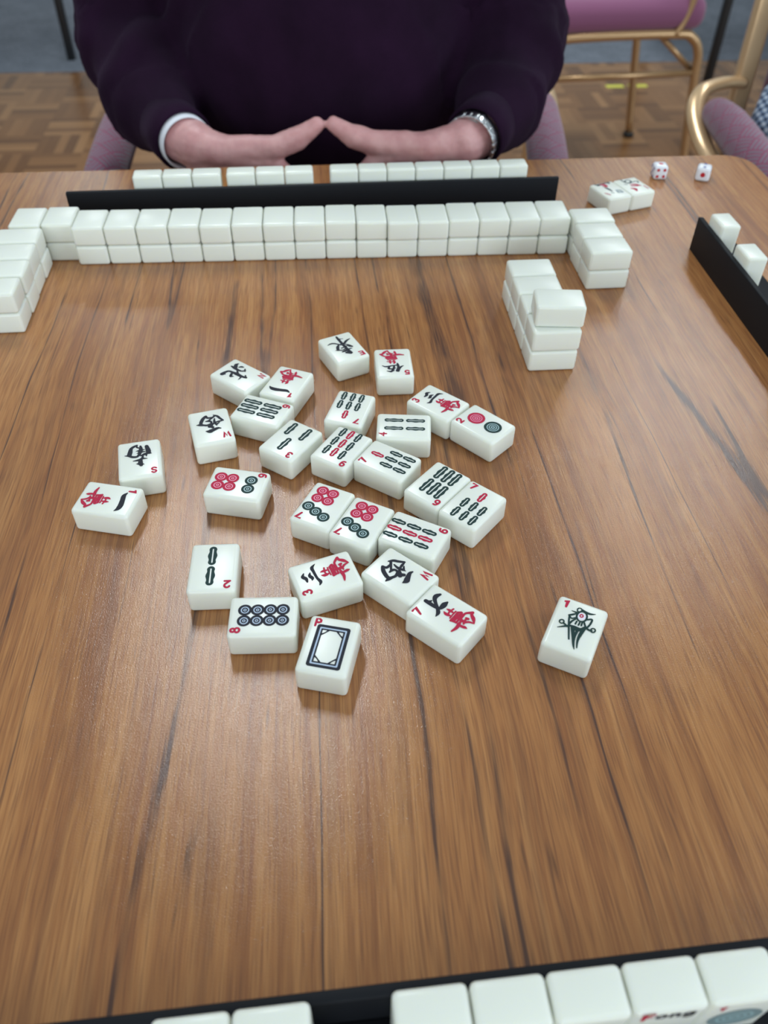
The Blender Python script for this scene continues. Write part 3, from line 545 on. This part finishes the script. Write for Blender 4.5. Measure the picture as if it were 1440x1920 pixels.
def face_tile(kind, label, loc, rz, group, stand=False):
    """a tile showing its face; the Empty sits at its base"""
    t = thing('mahjong_tile', label, 'mahjong tile', loc, rz, group)
    b = link('tile_body', TILE, t)
    kids = [b] + [link(nm, me, t) for nm, me in face_parts(kind)]
    if stand:                               # on its short end, face towards -y
        mt = Matrix.Translation((0, TT / 2, TL / 2)) @ Matrix.Rotation(PI / 2, 4, 'X')
        for k in kids: k.matrix_local = mt
    return t
def blank(label, loc, rz, group):
    return tag(link('mahjong_tile', TILE, None, loc, rz), label, 'mahjong tile', group)

DISCARD = [
 ('zN', -.1000, .4618, -2.215, 'north wind tile, N in its corner, face up beside a one character tile'),
 ('zE', -.0306, .4975, -2.651, 'east wind tile, E in its corner, farthest of the face-up discards'),
 ('w5', .0055, .4793, -3.055, 'five character tile with red and black writing, face up right of the east wind tile'),
 ('w1', -.0673, .4538, -3.488, 'one character tile touching the north wind tile and a six bamboo tile'),
 ('b6', -.0804, .4233, -1.914, 'six bamboo tile lying between the north wind tile and the three bamboo tile'),
 ('d2', .0631, .4127, .825, 'two dots tile with one red and one green disc, face up'),
 ('w3', .0350, .4344, .891, 'three character tile touching the two dots tile'),
 ('b4', .0120, .4089, 1.543, 'four bamboo tile with four long green sticks, face up'),
 ('b9', -.0268, .3877, -3.658, 'nine bamboo tile between the three bamboo tile and a seven bamboo tile'),
 ('b3', -.0591, .3941, -3.703, 'three bamboo tile with three green sticks, face up'),
 ('b7', .0017, .3758, 1.017, 'seven bamboo tile touching the front of the four bamboo tile'),
 ('b6', .0317, .3548, -3.818, 'six bamboo tile beside the rightmost seven bamboo tile of the discards'),
 ('b7', .0515, .3381, -.670, 'seven bamboo tile at the right edge of the discards, below the two dots tile'),
 ('d7', -.0353, .3354, -3.566, 'seven dots tile, left one of the touching pair'),
 ('d7', -.0123, .3230, -3.588, 'seven dots tile, right one of the touching pair, beside a nine bamboo tile'),
 ('b9', .0174, .3139, -2.021, 'nine bamboo tile touching a seven dots tile and a west wind tile'),
 ('w3', -.0308, .2831, -4.318, 'three character tile behind the tile framed with a black rectangle'),
 ('b2', -.0909, .2877, -3.076, 'two bamboo tile behind the eight dots tile'),
 ('d8', -.0607, .2553, 1.609, 'eight dots tile with black ringed dots, face up'),
 ('pP', -.0264, .2376, -.186, 'tile with a black and blue rectangular frame and a red P, nearest of the discards'),
 ('w7', .0327, .2580, .902, 'seven character tile touching a west wind tile'),
 ('b1', .0971, .2509, -.437, 'one bamboo tile with a green bird, lying alone at the right'),
 ('d6', -.0873, .3532, -1.738, 'six dots tile with four red and two green dots, lying alone'),
 ('zW', -.1110, .4062, -2.830, 'west wind tile left of a six bamboo tile, at the left of the discards'),
 ('zS', -.1496, .3741, -2.888, 'south wind tile, S in its corner, behind a one character tile'),
 ('w1', -.1603, .3386, -1.743, 'one character tile in front of the south wind tile, leftmost discard'),
 ('zW', .0090, .2839, -2.248, 'west wind tile between a nine bamboo tile and the seven character tile'),
 ('b7', -.0232, .4270, -3.403, 'seven bamboo tile behind a nine bamboo tile and left of the four bamboo tile'),
]
for k, x, y, a, lab in DISCARD: face_tile(k, lab, (x, y, TZ), a, 'face-up discarded tiles')
face_tile('fa', 'flower tile with green stem and red blossom, left one of the pair near the dice', (.2115, .768, TZ), .41 - PI, 'flower tiles near the dice')
face_tile('fb', 'flower tile with green stem and red blossom, right one of the pair near the dice', (.2358, .7785, TZ), .41 - PI, 'flower tiles near the dice')

ORD = ['first', 'second', 'third', 'fourth', 'fifth', 'sixth', 'seventh', 'eighth', 'ninth', 'tenth', 'eleventh', 'twelfth', 'thirteenth', 'fourteenth', 'fifteenth', 'sixteenth', 'seventeenth', 'eighteenth']
rj = random.Random(3)
def J(s): return (rj.random() * 2 - 1) * s
# far wall: eighteen stacks of two, face down
A = math.radians(4.28); c, s = math.cos(A), math.sin(A)
for i in range(-2, 16):
    for lev in (0, 1):
        back = {-2: .0065, -1: .0078}.get(i, 0.0) + J(.0004)
        if lev == 1: back += {4: -.0012, 10: -.0022, 11: -.0018, 8: .0010, 15: .0010}.get(i, 0.0)
        t = (i + .5) * .02632; n_ = TL / 2 + back
        z = TZ + lev * (TT + .0002)
        e = 'leftmost' if i == -2 else 'rightmost' if i == 15 else ORD[i + 2] + ' from the left'
        blank(f'blank cream tile in the far wall, {("lower", "upper")[lev]} row, {e}', (-.2627 + t * c - n_ * s, .6402 + t * s + n_ * c, z), A + J(.006), 'face-down tiles of the far wall')
# left wall: four stacks, long sides across
A = math.radians(6.0); c, s = math.cos(A), math.sin(A)
for i in range(4):
    for lev in (0, 1):
        t = (i + .5) * .0271; n_ = -TL / 2 + (0 if lev == 0 else J(.0006)) + (-.0004, .0004, -.0003, .0005)[i]
        e = ('nearest the camera', 'second from the near end', 'third from the near end', 'touching the far wall')[i]
        blank(f'blank {("lower", "upper")[lev]} tile in the left wall, {e}', (-.2745 + n_ * c - t * s, .5345 + n_ * s + t * c, TZ + lev * (TT + .0002)), A + PI / 2, 'face-down tiles of the left wall')
# right wall remnant: three stacks
A = math.radians(6.2); c, s = math.cos(A), math.sin(A)
for i in range(3):
    for lev in (0, 1):
        t = (i + .5) * .0268 + (.0012 if i == 2 else 0); n_ = TL / 2 + (0.0015 if i == 2 else 0.0) + (J(.0005) if i < 2 else 0)
        e = ('at the near end', 'in the middle', 'touching the far wall')[i]
        blank(f'blank {("lower", "upper")[lev]} tile in the short right wall, {e}', (.1640 + n_ * c - t * s, .6095 + n_ * s + t * c, TZ + lev * (TT + .0002)), A + PI / 2, 'face-down tiles of the short right wall')
# separate block: four stacks and one tile on top
A = math.radians(5.2); c, s = math.cos(A), math.sin(A)
for i in range(4):
    for lev in (0, 1):
        t = (i + .5) * .0265; n_ = TL / 2 + (J(.0005) if lev else 0)
        e = ('at the near end', 'second from the near end', 'third from the near end', 'at the far end')[i]
        blank(f'blank {("lower", "upper")[lev]} tile in the separate block, {e}', (.1030 + n_ * c - t * s, .4925 + n_ * s + t * c, TZ + lev * (TT + .0002)), A + PI / 2, 'face-down tiles of the separate block')
blank('blank cream tile lying on top of the near end of the separate block', (.1213, .5118, TZ + 2 * TT + .0004), PI / 2 - .015, 'face-down tiles of the separate block')

# ------------------------------------------------------------------ racks: an upright back with a ledge that carries the tiles
def rack(label, p, a, ln):
    """p = middle of the outer bottom edge, the ledge lies on the +y side after turning by a"""
    t = thing('tile_rack', label, 'tile rack', (*p, TZ), a, 'black tile racks')
    bm = bmesh.new(); rbox(bm, ln, .0045, .030, .0008, 2, (0, .00225, .015)); obj('rack_upright', bm, M['rack'], t)
    bm = bmesh.new(); rbox(bm, ln, .038, .0045, .0006, 2, (0, .0045 + .019, .00225)); obj('rack_ledge', bm, M['rack'], t)
def along(p, a, t, n_): return (p[0] + t * math.cos(a) - n_ * math.sin(a), p[1] + t * math.sin(a) + n_ * math.cos(a))
a_far = math.atan2(.7618 - .7144, .1596 + .2884); m_far = ((-.2884 + .1596) / 2, (.7144 + .7618) / 2)
rack('black tile rack behind the far wall of tiles', m_far, a_far, .4505)
a_right = math.atan2(-.1705, .0158); m_right = along((.2688, .684), a_right, .225, 0)
rack('black tile rack cut off by the right edge of the photo', m_right, a_right, .45)
a_near = math.radians(6.8) + PI; m_near = along((-.002, .0850), math.radians(6.8), .02, 0)
rack('black tile rack along the near edge of the table', m_near, a_near, .45)
# thirteen tiles standing on the far rack, backs to the camera
xs = [-.2315 + .02632 * k for k in range(3)] + [-.1482 + .02632 * k for k in range(3)] + [-.0545 + .02632 * k for k in range(7)]
def stand_blank(label, x, y, a, group):
    o = blank(label, (x, y, TZ + .0047), 0, group)
    o.matrix_world = Matrix.Translation((x, y, TZ + .0047)) @ Matrix.Rotation(a, 4, 'Z') @ Matrix.Translation((0, TT / 2, TL / 2)) @ Matrix.Rotation(PI / 2, 4, 'X')
    return o
for k, x in enumerate(xs):
    g_ = 'left group of three' if k < 3 else 'middle group of three' if k < 6 else 'right group of seven'
    j = k if k < 3 else k - 3 if k < 6 else k - 6; nn = 3 if k < 6 else 7
    e = 'leftmost' if j == 0 else 'rightmost' if j == nn - 1 else 'middle' if nn == 3 else ORD[j] + ' from the left'
    xx = x + .0131; yy = .7365 + (xx + .232) * math.tan(a_far)
    stand_blank(f'blank tile on the far rack, {e} of the {g_}', xx, yy, a_far + J(.004), 'tiles standing on the far rack')
for k, (x, y) in enumerate(((.2915, .660), (.2965, .606))):
    o = stand_blank(['blank cream tile standing on the right rack, farther one', 'blank cream tile standing on the right rack, nearer one'][k], x, y, a_right + .02, 'tiles standing on the right rack')
    o.location = o.location - Vector((math.cos(a_right + PI / 2) * TT / 2, math.sin(a_right + PI / 2) * TT / 2, 0))
# near rack: seven tiles, faces to the camera
an = math.radians(6.8)
near = [(-.0627, 0, None), (-.0362, 0, None)] + [(.0168 + .0266 * k, 0, None) for k in range(5)]
for k, (x, _, _) in enumerate(near):
    q = along((-.002, .0850), an, x + .002, -.0049 - TT / 2)
    lab = ['cream tile standing on the near rack, leftmost of the left pair', 'cream tile standing on the near rack, right one of the left pair', 'cream tile standing on the near rack, just right of the gap',
           'cream tile standing on the near rack, second right of the gap', 'cream tile standing on the near rack, third right of the gap',
           'cream tile on the near rack with black and red lettering at its top edge', 'one dot tile with a red 1 on the near rack, rightmost'][k]
    kind = {5: 't', 6: 'd1'}.get(k)
    if kind: face_tile(kind, lab, (*q, TZ + .0047), an, 'tiles standing on the near rack', stand=True)
    else: stand_blank(lab, *q, an, 'tiles standing on the near rack')

# ------------------------------------------------------------------ dice
def die(label, x, y, a, front, top, left):
    S = .0140
    t = thing('die', label, 'die', (x, y, TZ), a, 'white dice')
    bm = bmesh.new(); rbox(bm, S, S, S, .0030, 5, (0, 0, S / 2)); obj('die_body', bm, M['die'], t)
    LAY = {1: [(0, 0)], 2: [(0, .3), (0, -.3)], 3: [(-.3, .3), (0, 0), (.3, -.3)], 4: [(-.24, .24), (.24, .24), (-.24, -.24), (.24, -.24)], 5: [(-.28, .28), (.28, .28), (0, 0), (-.28, -.28), (.28, -.28)], 6: [(-.25, .3), (.25, .3), (-.25, 0), (.25, 0), (-.25, -.3), (.25, -.3)]}
    faces = {'f': (Matrix.Rotation(PI / 2, 4, 'X'), front), 't': (Matrix.Identity(4), top), 'l': (Matrix.Rotation(-PI / 2, 4, 'Z') @ Matrix.Rotation(PI / 2, 4, 'X'), left),
             'b': (Matrix.Rotation(PI, 4, 'Z') @ Matrix.Rotation(PI / 2, 4, 'X'), 7 - front), 'r': (Matrix.Rotation(PI / 2, 4, 'Z') @ Matrix.Rotation(PI / 2, 4, 'X'), 7 - left)}
    for mt, n_ in faces.values():
        big = n_ == 1
        for px_, py_ in LAY[n_]:
            bm = bmesh.new(); r = .0024 if big else .00155
            bmesh.ops.create_circle(bm, cap_ends=True, segments=16, radius=r)
            o = obj('pip', bm, M['dpip'] if n_ in (1, 4) else M['blue'], t, smooth=False)
            o.matrix_local = Matrix.Translation((0, 0, S / 2)) @ mt @ Matrix.Translation((px_ * S * .95, py_ * S * .95, S / 2 + .00004))
    return t
die('white die showing four red pips in front and one on top', .2760, .8375, 0.0, 4, 1, 5)
die('white die showing one big red pip in front and two blue on top', .3200, .8345, -.36, 1, 2, 4)

# ------------------------------------------------------------------ seated person
person = thing('person', 'person in a dark plum sweater with fingertips together behind the far rack', 'person', (-.085, 1.17, 0))
PO = Vector((-.085, 1.17, 0))
def W(x, y, z): return Vector((x, y, z + TZ)) - PO
ARM = {-1: [(-.245, 1.19, .33), (-.316, 1.105, .055), (-.270, .998, .008), (-.228, .925, .000)], 1: [(.085, 1.19, .33), (.146, 1.102, .060), (.124, .998, .014), (.096, .925, .008)]}
HAND = {-1: dict(wr=(-.207, .905, .000), cmc=(-.182, .893, -.001), mcp=(-.122, .892, .0035), ip=(-.0975, .897, .0120), tip=(-.0762, .901, .0250)),
        1: dict(wr=(.077, .905, .006), cmc=(.038, .890, .006), mcp=(-.017, .892, .0105), ip=(-.0385, .896, .0155), tip=(-.0592, .901, .0255))}
bm = bmesh.new()
for sd in (-1, 1):
    a = ARM[sd]; h = HAND[sd]
    capsule(bm, W(*a[0]), .045, W(*a[1]), .036); capsule(bm, W(*a[1]), .036, W(*a[2]), .032); capsule(bm, W(*a[2]), .032, W(*a[3]), .0255); capsule(bm, W(*a[3]), .0255, W(*h['wr']), .0235)
    cx = -.069                              # the hands meet on this line
    mir = lambda x: x if sd < 0 else 2 * cx - x
    wr = W(*h['wr'])
    up_ = 0.0 if sd < 0 else .006
    mcps = [(mir(-.1305), .893, -.011 + up_), (mir(-.1285), .888, -.031 + up_), (mir(-.132), .886, -.050 + up_), (mir(-.141), .886, -.067 + up_)]
    rad = [.0125, .0125, .012, .0105]
    for (m_, r_, k) in zip(mcps, rad, range(4)):
        root = wr + Vector((0, -.002, .004 - .010 * k))
        capsule(bm, root, .0175 - .001 * k, W(*m_), r_)
    capsule(bm, W(*h['cmc']), .0160, W(*mcps[0]), .0130)          # back of the hand below the thumb
    fing = [[(mir(-.101), .886, -.030), (mir(-.083), .884, -.035), (mir(-.0705), .884, -.037)], [(mir(-.098), .880, -.046), (mir(-.081), .878, -.051), (mir(-.0705), .878, -.053)],
            [(mir(-.104), .878, -.063), (mir(-.087), .876, -.067), (mir(-.075), .876, -.068)], [(mir(-.118), .879, -.078), (mir(-.104), .877, -.081), (mir(-.093), .877, -.082)]]
    fr = [(.0100, .0088, .0072), (.0100, .0088, .0072), (.0095, .0084, .0070), (.0086, .0075, .0062)]
    for m_, r_, f_, q_ in zip(mcps, rad, fing, fr):
        capsule(bm, W(*m_), r_ * .95, W(*f_[0]), q_[0]); capsule(bm, W(*f_[0]), q_[0], W(*f_[1]), q_[1]); capsule(bm, W(*f_[1]), q_[1], W(*f_[2]), q_[2])
    capsule(bm, W(*h['cmc']), .0165, W(*h['mcp']), .0128); capsule(bm, W(*h['mcp']), .0126, W(*h['ip']), .0122); capsule(bm, W(*h['ip']), .0118, W(*h['tip']), .0080)
    capsule(bm, wr, .0215, W(*h['cmc']), .0165)
ellipsoid(bm, W(-.085, 1.17, .20), (.165, .105, .24)); ellipsoid(bm, W(-.085, 1.17, -.06), (.16, .12, .22))
capsule(bm, W(-.24, 1.19, .34), .06, W(.07, 1.19, .34), .06)
capsule(bm, W(-.085, 1.185, .36), .062, W(-.085, 1.165, .50), .056)
ellipsoid(bm, W(-.085, 1.150, .625), (.078, .098, .118)); ellipsoid(bm, W(-.085, 1.108, .565), (.055, .055, .062))
capsule(bm, W(-.085, 1.055, .635), .009, W(-.085, 1.038, .598), .014)
for sd in (-1, 1): ellipsoid(bm, W(-.085 + sd * .080, 1.16, .615), (.010, .020, .032)); capsule(bm, W(-.085 + sd * .095, 1.15, -.20), .085, W(-.085 + sd * .12, .80, -.19), .062); capsule(bm, W(-.085 + sd * .12, .80, -.19), .055, W(-.085 + sd * .12, .80, -.64), .042)
capsule(bm, W(-.110, 1.052, .558), .006, W(-.060, 1.052, .558), .006)
body = fuse(bm, .0022, 4, .5); body.normal_update()
for f in body.faces: f.smooth = True
for v in body.verts:
    if v.co.y < -.20: v.co += v.normal * (.0009 * noise.noise(v.co * 70) + .0005 * noise.noise(v.co * 160))
body_o = obj('body', body, M['skin'], person)

def folds(bm, segs):
    """cloth creases running across the sleeves"""
    bm.normal_update()
    for v in bm.verts:
        best = None
        for (p0, p1, amp, freq, ph) in segs:
            d = p1 - p0; t = max(0, min(1, (v.co - p0).dot(d) / d.length_squared)); dist = (v.co - (p0 + d * t)).length
            if best is None or dist < best[0]: best = (dist, t, d.length, amp, freq, ph, d.normalized())
        dist, t, L, amp, freq, ph, dn = best
        if dist > .11: amp = amp * max(0, 1 - (dist - .11) / .05)
        if amp <= 0: continue
        nz = noise.noise(v.co * 11.0); nz2 = noise.noise(v.co * 24.0 + Vector((3, 1, 7)))
        side = v.co.dot(Vector((.35, .2, .9)))
        wv = math.sin((t * L * freq + side * 26 + nz * 2.6 + ph))
        v.co += v.normal * (amp * (max(wv, -.35) * .9 + .7 * nz2))
bm = bmesh.new()
for sd in (-1, 1):
    a = ARM[sd]
    capsule(bm, W(*a[0]), .085, W(*a[1]), .068); capsule(bm, W(*a[1]), .066, W(*a[2]), .050); q3 = W(*a[3]) - (W(*HAND[sd]['wr']) - W(*a[2])).normalized() * .034; capsule(bm, W(*a[2]), .050, q3, .0335)
capsule(bm, W(-.235, 1.185, .345), .078, W(.065, 1.185, .345), .078)
ellipsoid(bm, W(-.085, 1.155, .22), (.200, .150, .22)); ellipsoid(bm, W(-.085, 1.140, .03), (.205, .185, .20)); ellipsoid(bm, W(-.085, 1.16, -.14), (.200, .175, .14))
capsule(bm, W(-.085, 1.185, .38), .076, W(-.085, 1.18, .43), .066)
sw = fuse(bm, .0065, 5, .5)
segs = []
for sd in (-1, 1):
    a = [W(*q) for q in ARM[sd]]
    segs += [(a[0], a[1], .0085, 95, 1.0 + sd), (a[1], a[2], .0075, 100, 2.0), (a[2], a[3], .0030, 70, .5)]
segs.append((W(-.085, 1.14, .35), W(-.085, 1.14, -.15), .0055, 22, .3))
folds(sw, segs)
for f in sw.faces: f.smooth = True
obj('sweater', sw, M['knit'], person)
# knitted cuffs, shirt cuff, watch
def ring(bm, p, d, r0, r1, ln, n=36):
    """open sleeve end: tube wall with thickness along d"""
    d = d.normalized(); u = d.cross(Vector((0, 0, 1))).normalized(); v = d.cross(u)
    prof = [(0, r0), (ln, r0), (ln + .0015, (r0 + r1) / 2), (ln, r1), (0, r1)]
    rr = [[bm.verts.new(p + d * t + (u * math.cos(2 * PI * j / n) + v * math.sin(2 * PI * j / n)) * r) for j in range(n)] for t, r in prof]
    for a_, b_ in zip(rr, rr[1:] + rr[:1]):
        for j in range(n): bm.faces.new((a_[j], b_[j], b_[(j + 1) % n], a_[(j + 1) % n]))
for sd in (-1, 1):
    a3 = W(*ARM[sd][3]); d = (W(*HAND[sd]['wr']) - W(*ARM[sd][2])); dn = d.normalized()
    bm = bmesh.new(); ring(bm, a3 - dn * .036, d, .0335, .0298, .043); tag(obj('sweater_cuff', bm, M['knit'], person), 'ribbed plum sweater cuff')
    if sd < 0:
        bm = bmesh.new(); ring(bm, a3 - dn * .012, d, .0290, .0268, .0265); tag(obj('shirt_cuff', bm, M['cuff'], person), 'white shirt cuff')
    else:
        watch = link('wristwatch', None, person)
        bm = bmesh.new(); u = dn.cross(Vector((0, 0, 1))).normalized(); v = dn.cross(u); c0 = a3 + dn * .0150
        for j in range(22):
            an_ = 2 * PI * j / 22; rad_ = u * math.cos(an_) + v * math.sin(an_); tan_ = (-u * math.sin(an_) + v * math.cos(an_))
            rot = Matrix((dn, tan_, rad_)).transposed()
            rbox(bm, .016, .0080, .0026, .0008, 2, c0 + rad_ * .0275, rot)
        obj('watch_bracelet', bm, M['steel'], watch)
        bm = bmesh.new(); top = (-v if v.z < 0 else v); rot = Matrix((dn, top.cross(dn), top)).transposed()
        t_ = bmesh.new(); bmesh.ops.create_cone(t_, cap_ends=True, segments=28, radius1=.013, radius2=.012, depth=.006); bmesh.ops.transform(t_, matrix=Matrix.Translation(c0 - dn * .008 + top * .0240) @ rot.to_4x4(), verts=t_.verts)
        me = bpy.data.meshes.new('tmp'); t_.to_mesh(me); t_.free(); bm.from_mesh(me); bpy.data.meshes.remove(me); obj('watch_case', bm, M['steel'], watch, smooth=False)
# trousers, shoes, hair, eyes (all outside the frame)
bm = bmesh.new()
ellipsoid(bm, W(-.085, 1.17, -.19), (.185, .165, .095))
for sd in (-1, 1): capsule(bm, W(-.085 + sd * .095, 1.15, -.20), .095, W(-.085 + sd * .12, .80, -.19), .072); capsule(bm, W(-.085 + sd * .12, .80, -.19), .07, W(-.085 + sd * .12, .80, -.62), .06)
obj('trousers', fuse(bm, .010, 4), M['trouser'], person)
for sd in (-1, 1):
    bm = bmesh.new(); ellipsoid(bm, W(-.085 + sd * .12, .755, -.70), (.046, .135, .039)); capsule(bm, W(-.085 + sd * .12, .80, -.70), .042, W(-.085 + sd * .12, .80, -.65), .045); obj('shoe', fuse(bm, .006, 3), M['shoe'], person)
bm = bmesh.new(); ellipsoid(bm, W(-.085, 1.168, .650), (.082, .096, .104)); ellipsoid(bm, W(-.085, 1.20, .60), (.074, .070, .085)); obj('hair', fuse(bm, .006, 3), M['hair'], person)
for sd in (-1, 1):
    bm = bmesh.new(); ellipsoid(bm, W(-.085 + sd * .031, 1.066, .630), (.013, .010, .009)); e = obj('eye', bm, M['eye'], person)
    bm = bmesh.new(); ellipsoid(bm, W(-.085 + sd * .031, 1.058, .629), (.0055, .004, .0055)); obj('iris', bm, M['iris'], e)

# ------------------------------------------------------------------ chairs
def armchair(label, cx, cy, rz):
    """gold steel stacking armchair facing -y; origin on the floor under its seat"""
    t = thing('armchair', label, 'chair', (cx, cy, 0), rz, 'gold framed armchairs')
    bm = bmesh.new(); rbox(bm, .47, .47, .075, .030, 5, (0, -.01, .402)); box_uv(bm); obj('seat', bm, M['weave'], t)
    bm = bmesh.new(); rbox(bm, .415, .055, .44, .025, 5, (0, .235, .72)); box_uv(bm); obj('backrest', bm, M['weave'], t)
    bm = bmesh.new()
    for sx in (-1, 1): tube(bm, [(sx * .20, -.20, .362), (sx * .20, .22, .362)], .011)
    tube(bm, [(-.20, -.20, .362), (.20, -.20, .362)], .011); tube(bm, [(-.20, .20, .362), (.20, .20, .362)], .011)
    obj('seat_frame', bm, M['gold'], t)
    for sx in (-1, 1):
        bm = bmesh.new(); rbox(bm, .030, .022, .98, .006, 3, (sx * .242, .238, .50), Matrix.Rotation(-.03, 3, 'X')); obj('back_post', bm, M['brass'], t)
        bm = bmesh.new(); tube(bm, [(sx * .225, -.20, .39), (sx * .236, -.225, .37), (sx * .236, -.24, .30), (sx * .236, -.25, .012)], .012, flat=(.014, .011)); obj('front_leg', bm, M['gold'], t)
        bm = bmesh.new(); tube(bm, [(sx * .244, .235, .650), (sx * .280, .222, .653), (sx * .322, .190, .650), (sx * .338, .150, .630), (sx * .332, .09, .602), (sx * .320, .0, .590), (sx * .306, -.13, .582), (sx * .294, -.215, .565), (sx * .268, -.235, .52), (sx * .240, -.235, .38)], .012, n=12, flat=(.014, .0085)); obj('arm_rail', bm, M['brass'], t)
        bm = bmesh.new(); tube(bm, [(sx * .314, .150, .632), (sx * .313, .13, .638), (sx * .311, .07, .640), (sx * .306, -.04, .634), (sx * .299, -.15, .622), (sx * .295, -.185, .612), (sx * .294, -.20, .602)], [.012, .022, .027, .028, .028, .024, .012], n=20, uv=True)
        obj('arm_pad', bm, M['weave'], t)
        bm = bmesh.new(); rbox(bm, .03, .03, .012, .003, 2, (sx * .236, -.25, .006)); obj('foot_cap', bm, M['cap'], t)
        bm = bmesh.new(); rbox(bm, .034, .03, .012, .003, 2, (sx * .232, .2527, .006)); obj('foot_cap', bm, M['cap'], t)
    return t
armchair('plum upholstered armchair under the person in the plum sweater', -.082, 1.235, 0.0)
armchair('empty plum upholstered armchair with gold frame at the right edge, checked cloth on it', .815, 1.195, 0.0)
# checked garment on the right armchair
bm = bmesh.new(); ellipsoid(bm, (0, 0, .055), (.15, .12, .055)); ellipsoid(bm, (-.07, -.03, .10), (.10, .11, .085)); ellipsoid(bm, (-.05, .04, .18), (.13, .075, .18))
gm = fuse(bm, .007, 5); gm.normal_update()
for v in gm.verts: v.co += v.normal * (.012 * noise.noise(v.co * 13) + .005 * noise.noise(v.co * 33))
zm = min(v.co.z for v in gm.verts)
for v in gm.verts: v.co.z -= zm
tag(obj('garment', gm, M['check'], None, (.735, 1.270, .441)), 'blue and white checked cloth garment heaped on the right armchair', 'garment')

# armless chair behind, seen from its side, facing left
def side_chair():
    t = thing('dining_chair', 'mauve seated armless chair with gold tube frame standing behind on the parquet', 'chair', (.595, 2.71, 0), math.radians(10), 'gold framed chairs')
    # local: x towards its back, y across; near side is -y
    hw = .215
    bm = bmesh.new(); rbox(bm, .47, .45, .085, .036, 6, (.0, 0, .482)); obj('seat', bm, M['seat'], t)
    bm = bmesh.new(); rbox(bm, .05, .40, .34, .024, 5, (.245, 0, .88), Matrix.Rotation(.10, 3, 'Y')); obj('backrest', bm, M['seat'], t)
    for sy in (-1, 1):
        y = sy * hw
        bm = bmesh.new(); tube(bm, [(-.235, y, .014), (-.222, y, .30), (-.215, y, .385), (-.185, y, .425), (-.12, y, .436), (.15, y, .436), (.205, y, .425), (.235, y, .385), (.246, y, .30), (.285, y, .014)], .0125, n=12); obj('side_frame', bm, M['gold'], t)
        bm = bmesh.new(); tube(bm, [(.150, y + sy * .004, .436), (.178, y + sy * .004, .50), (.215, y + sy * .002, .72), (.25, y, 1.03)], .0105, n=10, flat=(.011, .008)); obj('back_post', bm, M['gold'], t)
        if sy < 0:
            bm = bmesh.new(); tube(bm, [(-.226, y, .335), (.247, y, .335)], .0085); obj('stretcher', bm, M['gold'], t)
        bm = bmesh.new(); tube(bm, [(.12, y * .93, .428), (.238, y * .93, .335)], .008); obj('brace', bm, M['gold'], t)
        for x in (-.235, .285):
            bm = bmesh.new(); rbox(bm, .03, .03, .016, .004, 2, (x, y, .008)); obj('foot_cap', bm, M['cap'], t)
    return t
side_chair()

# two other tables stand beyond; only one black leg of each is in view
def far_table(label, lx, ly, sx):
    t = thing('folding_table', label, 'table', (lx, ly, 0), RA)
    bm = bmesh.new(); rbox(bm, 1.30, .80, .025, .006, 2, (sx * .60, .36, TZ - .0125)); obj('table_top', bm, M['wood'], t)
    for x in (0, sx * 1.2):
        for y in (0, .72):
            bm = bmesh.new(); rbox(bm, .030, .030, TZ - .025, .004, 2, (x, y, (TZ - .025) / 2)); obj('leg', bm, M['leg'], t)
far_table('table beyond the armless chair, one thin black leg of it in view', 1.275, 3.56, 1)
far_table('table behind the person on the left, one thin black leg of it in view', -1.325, 3.73, -1)
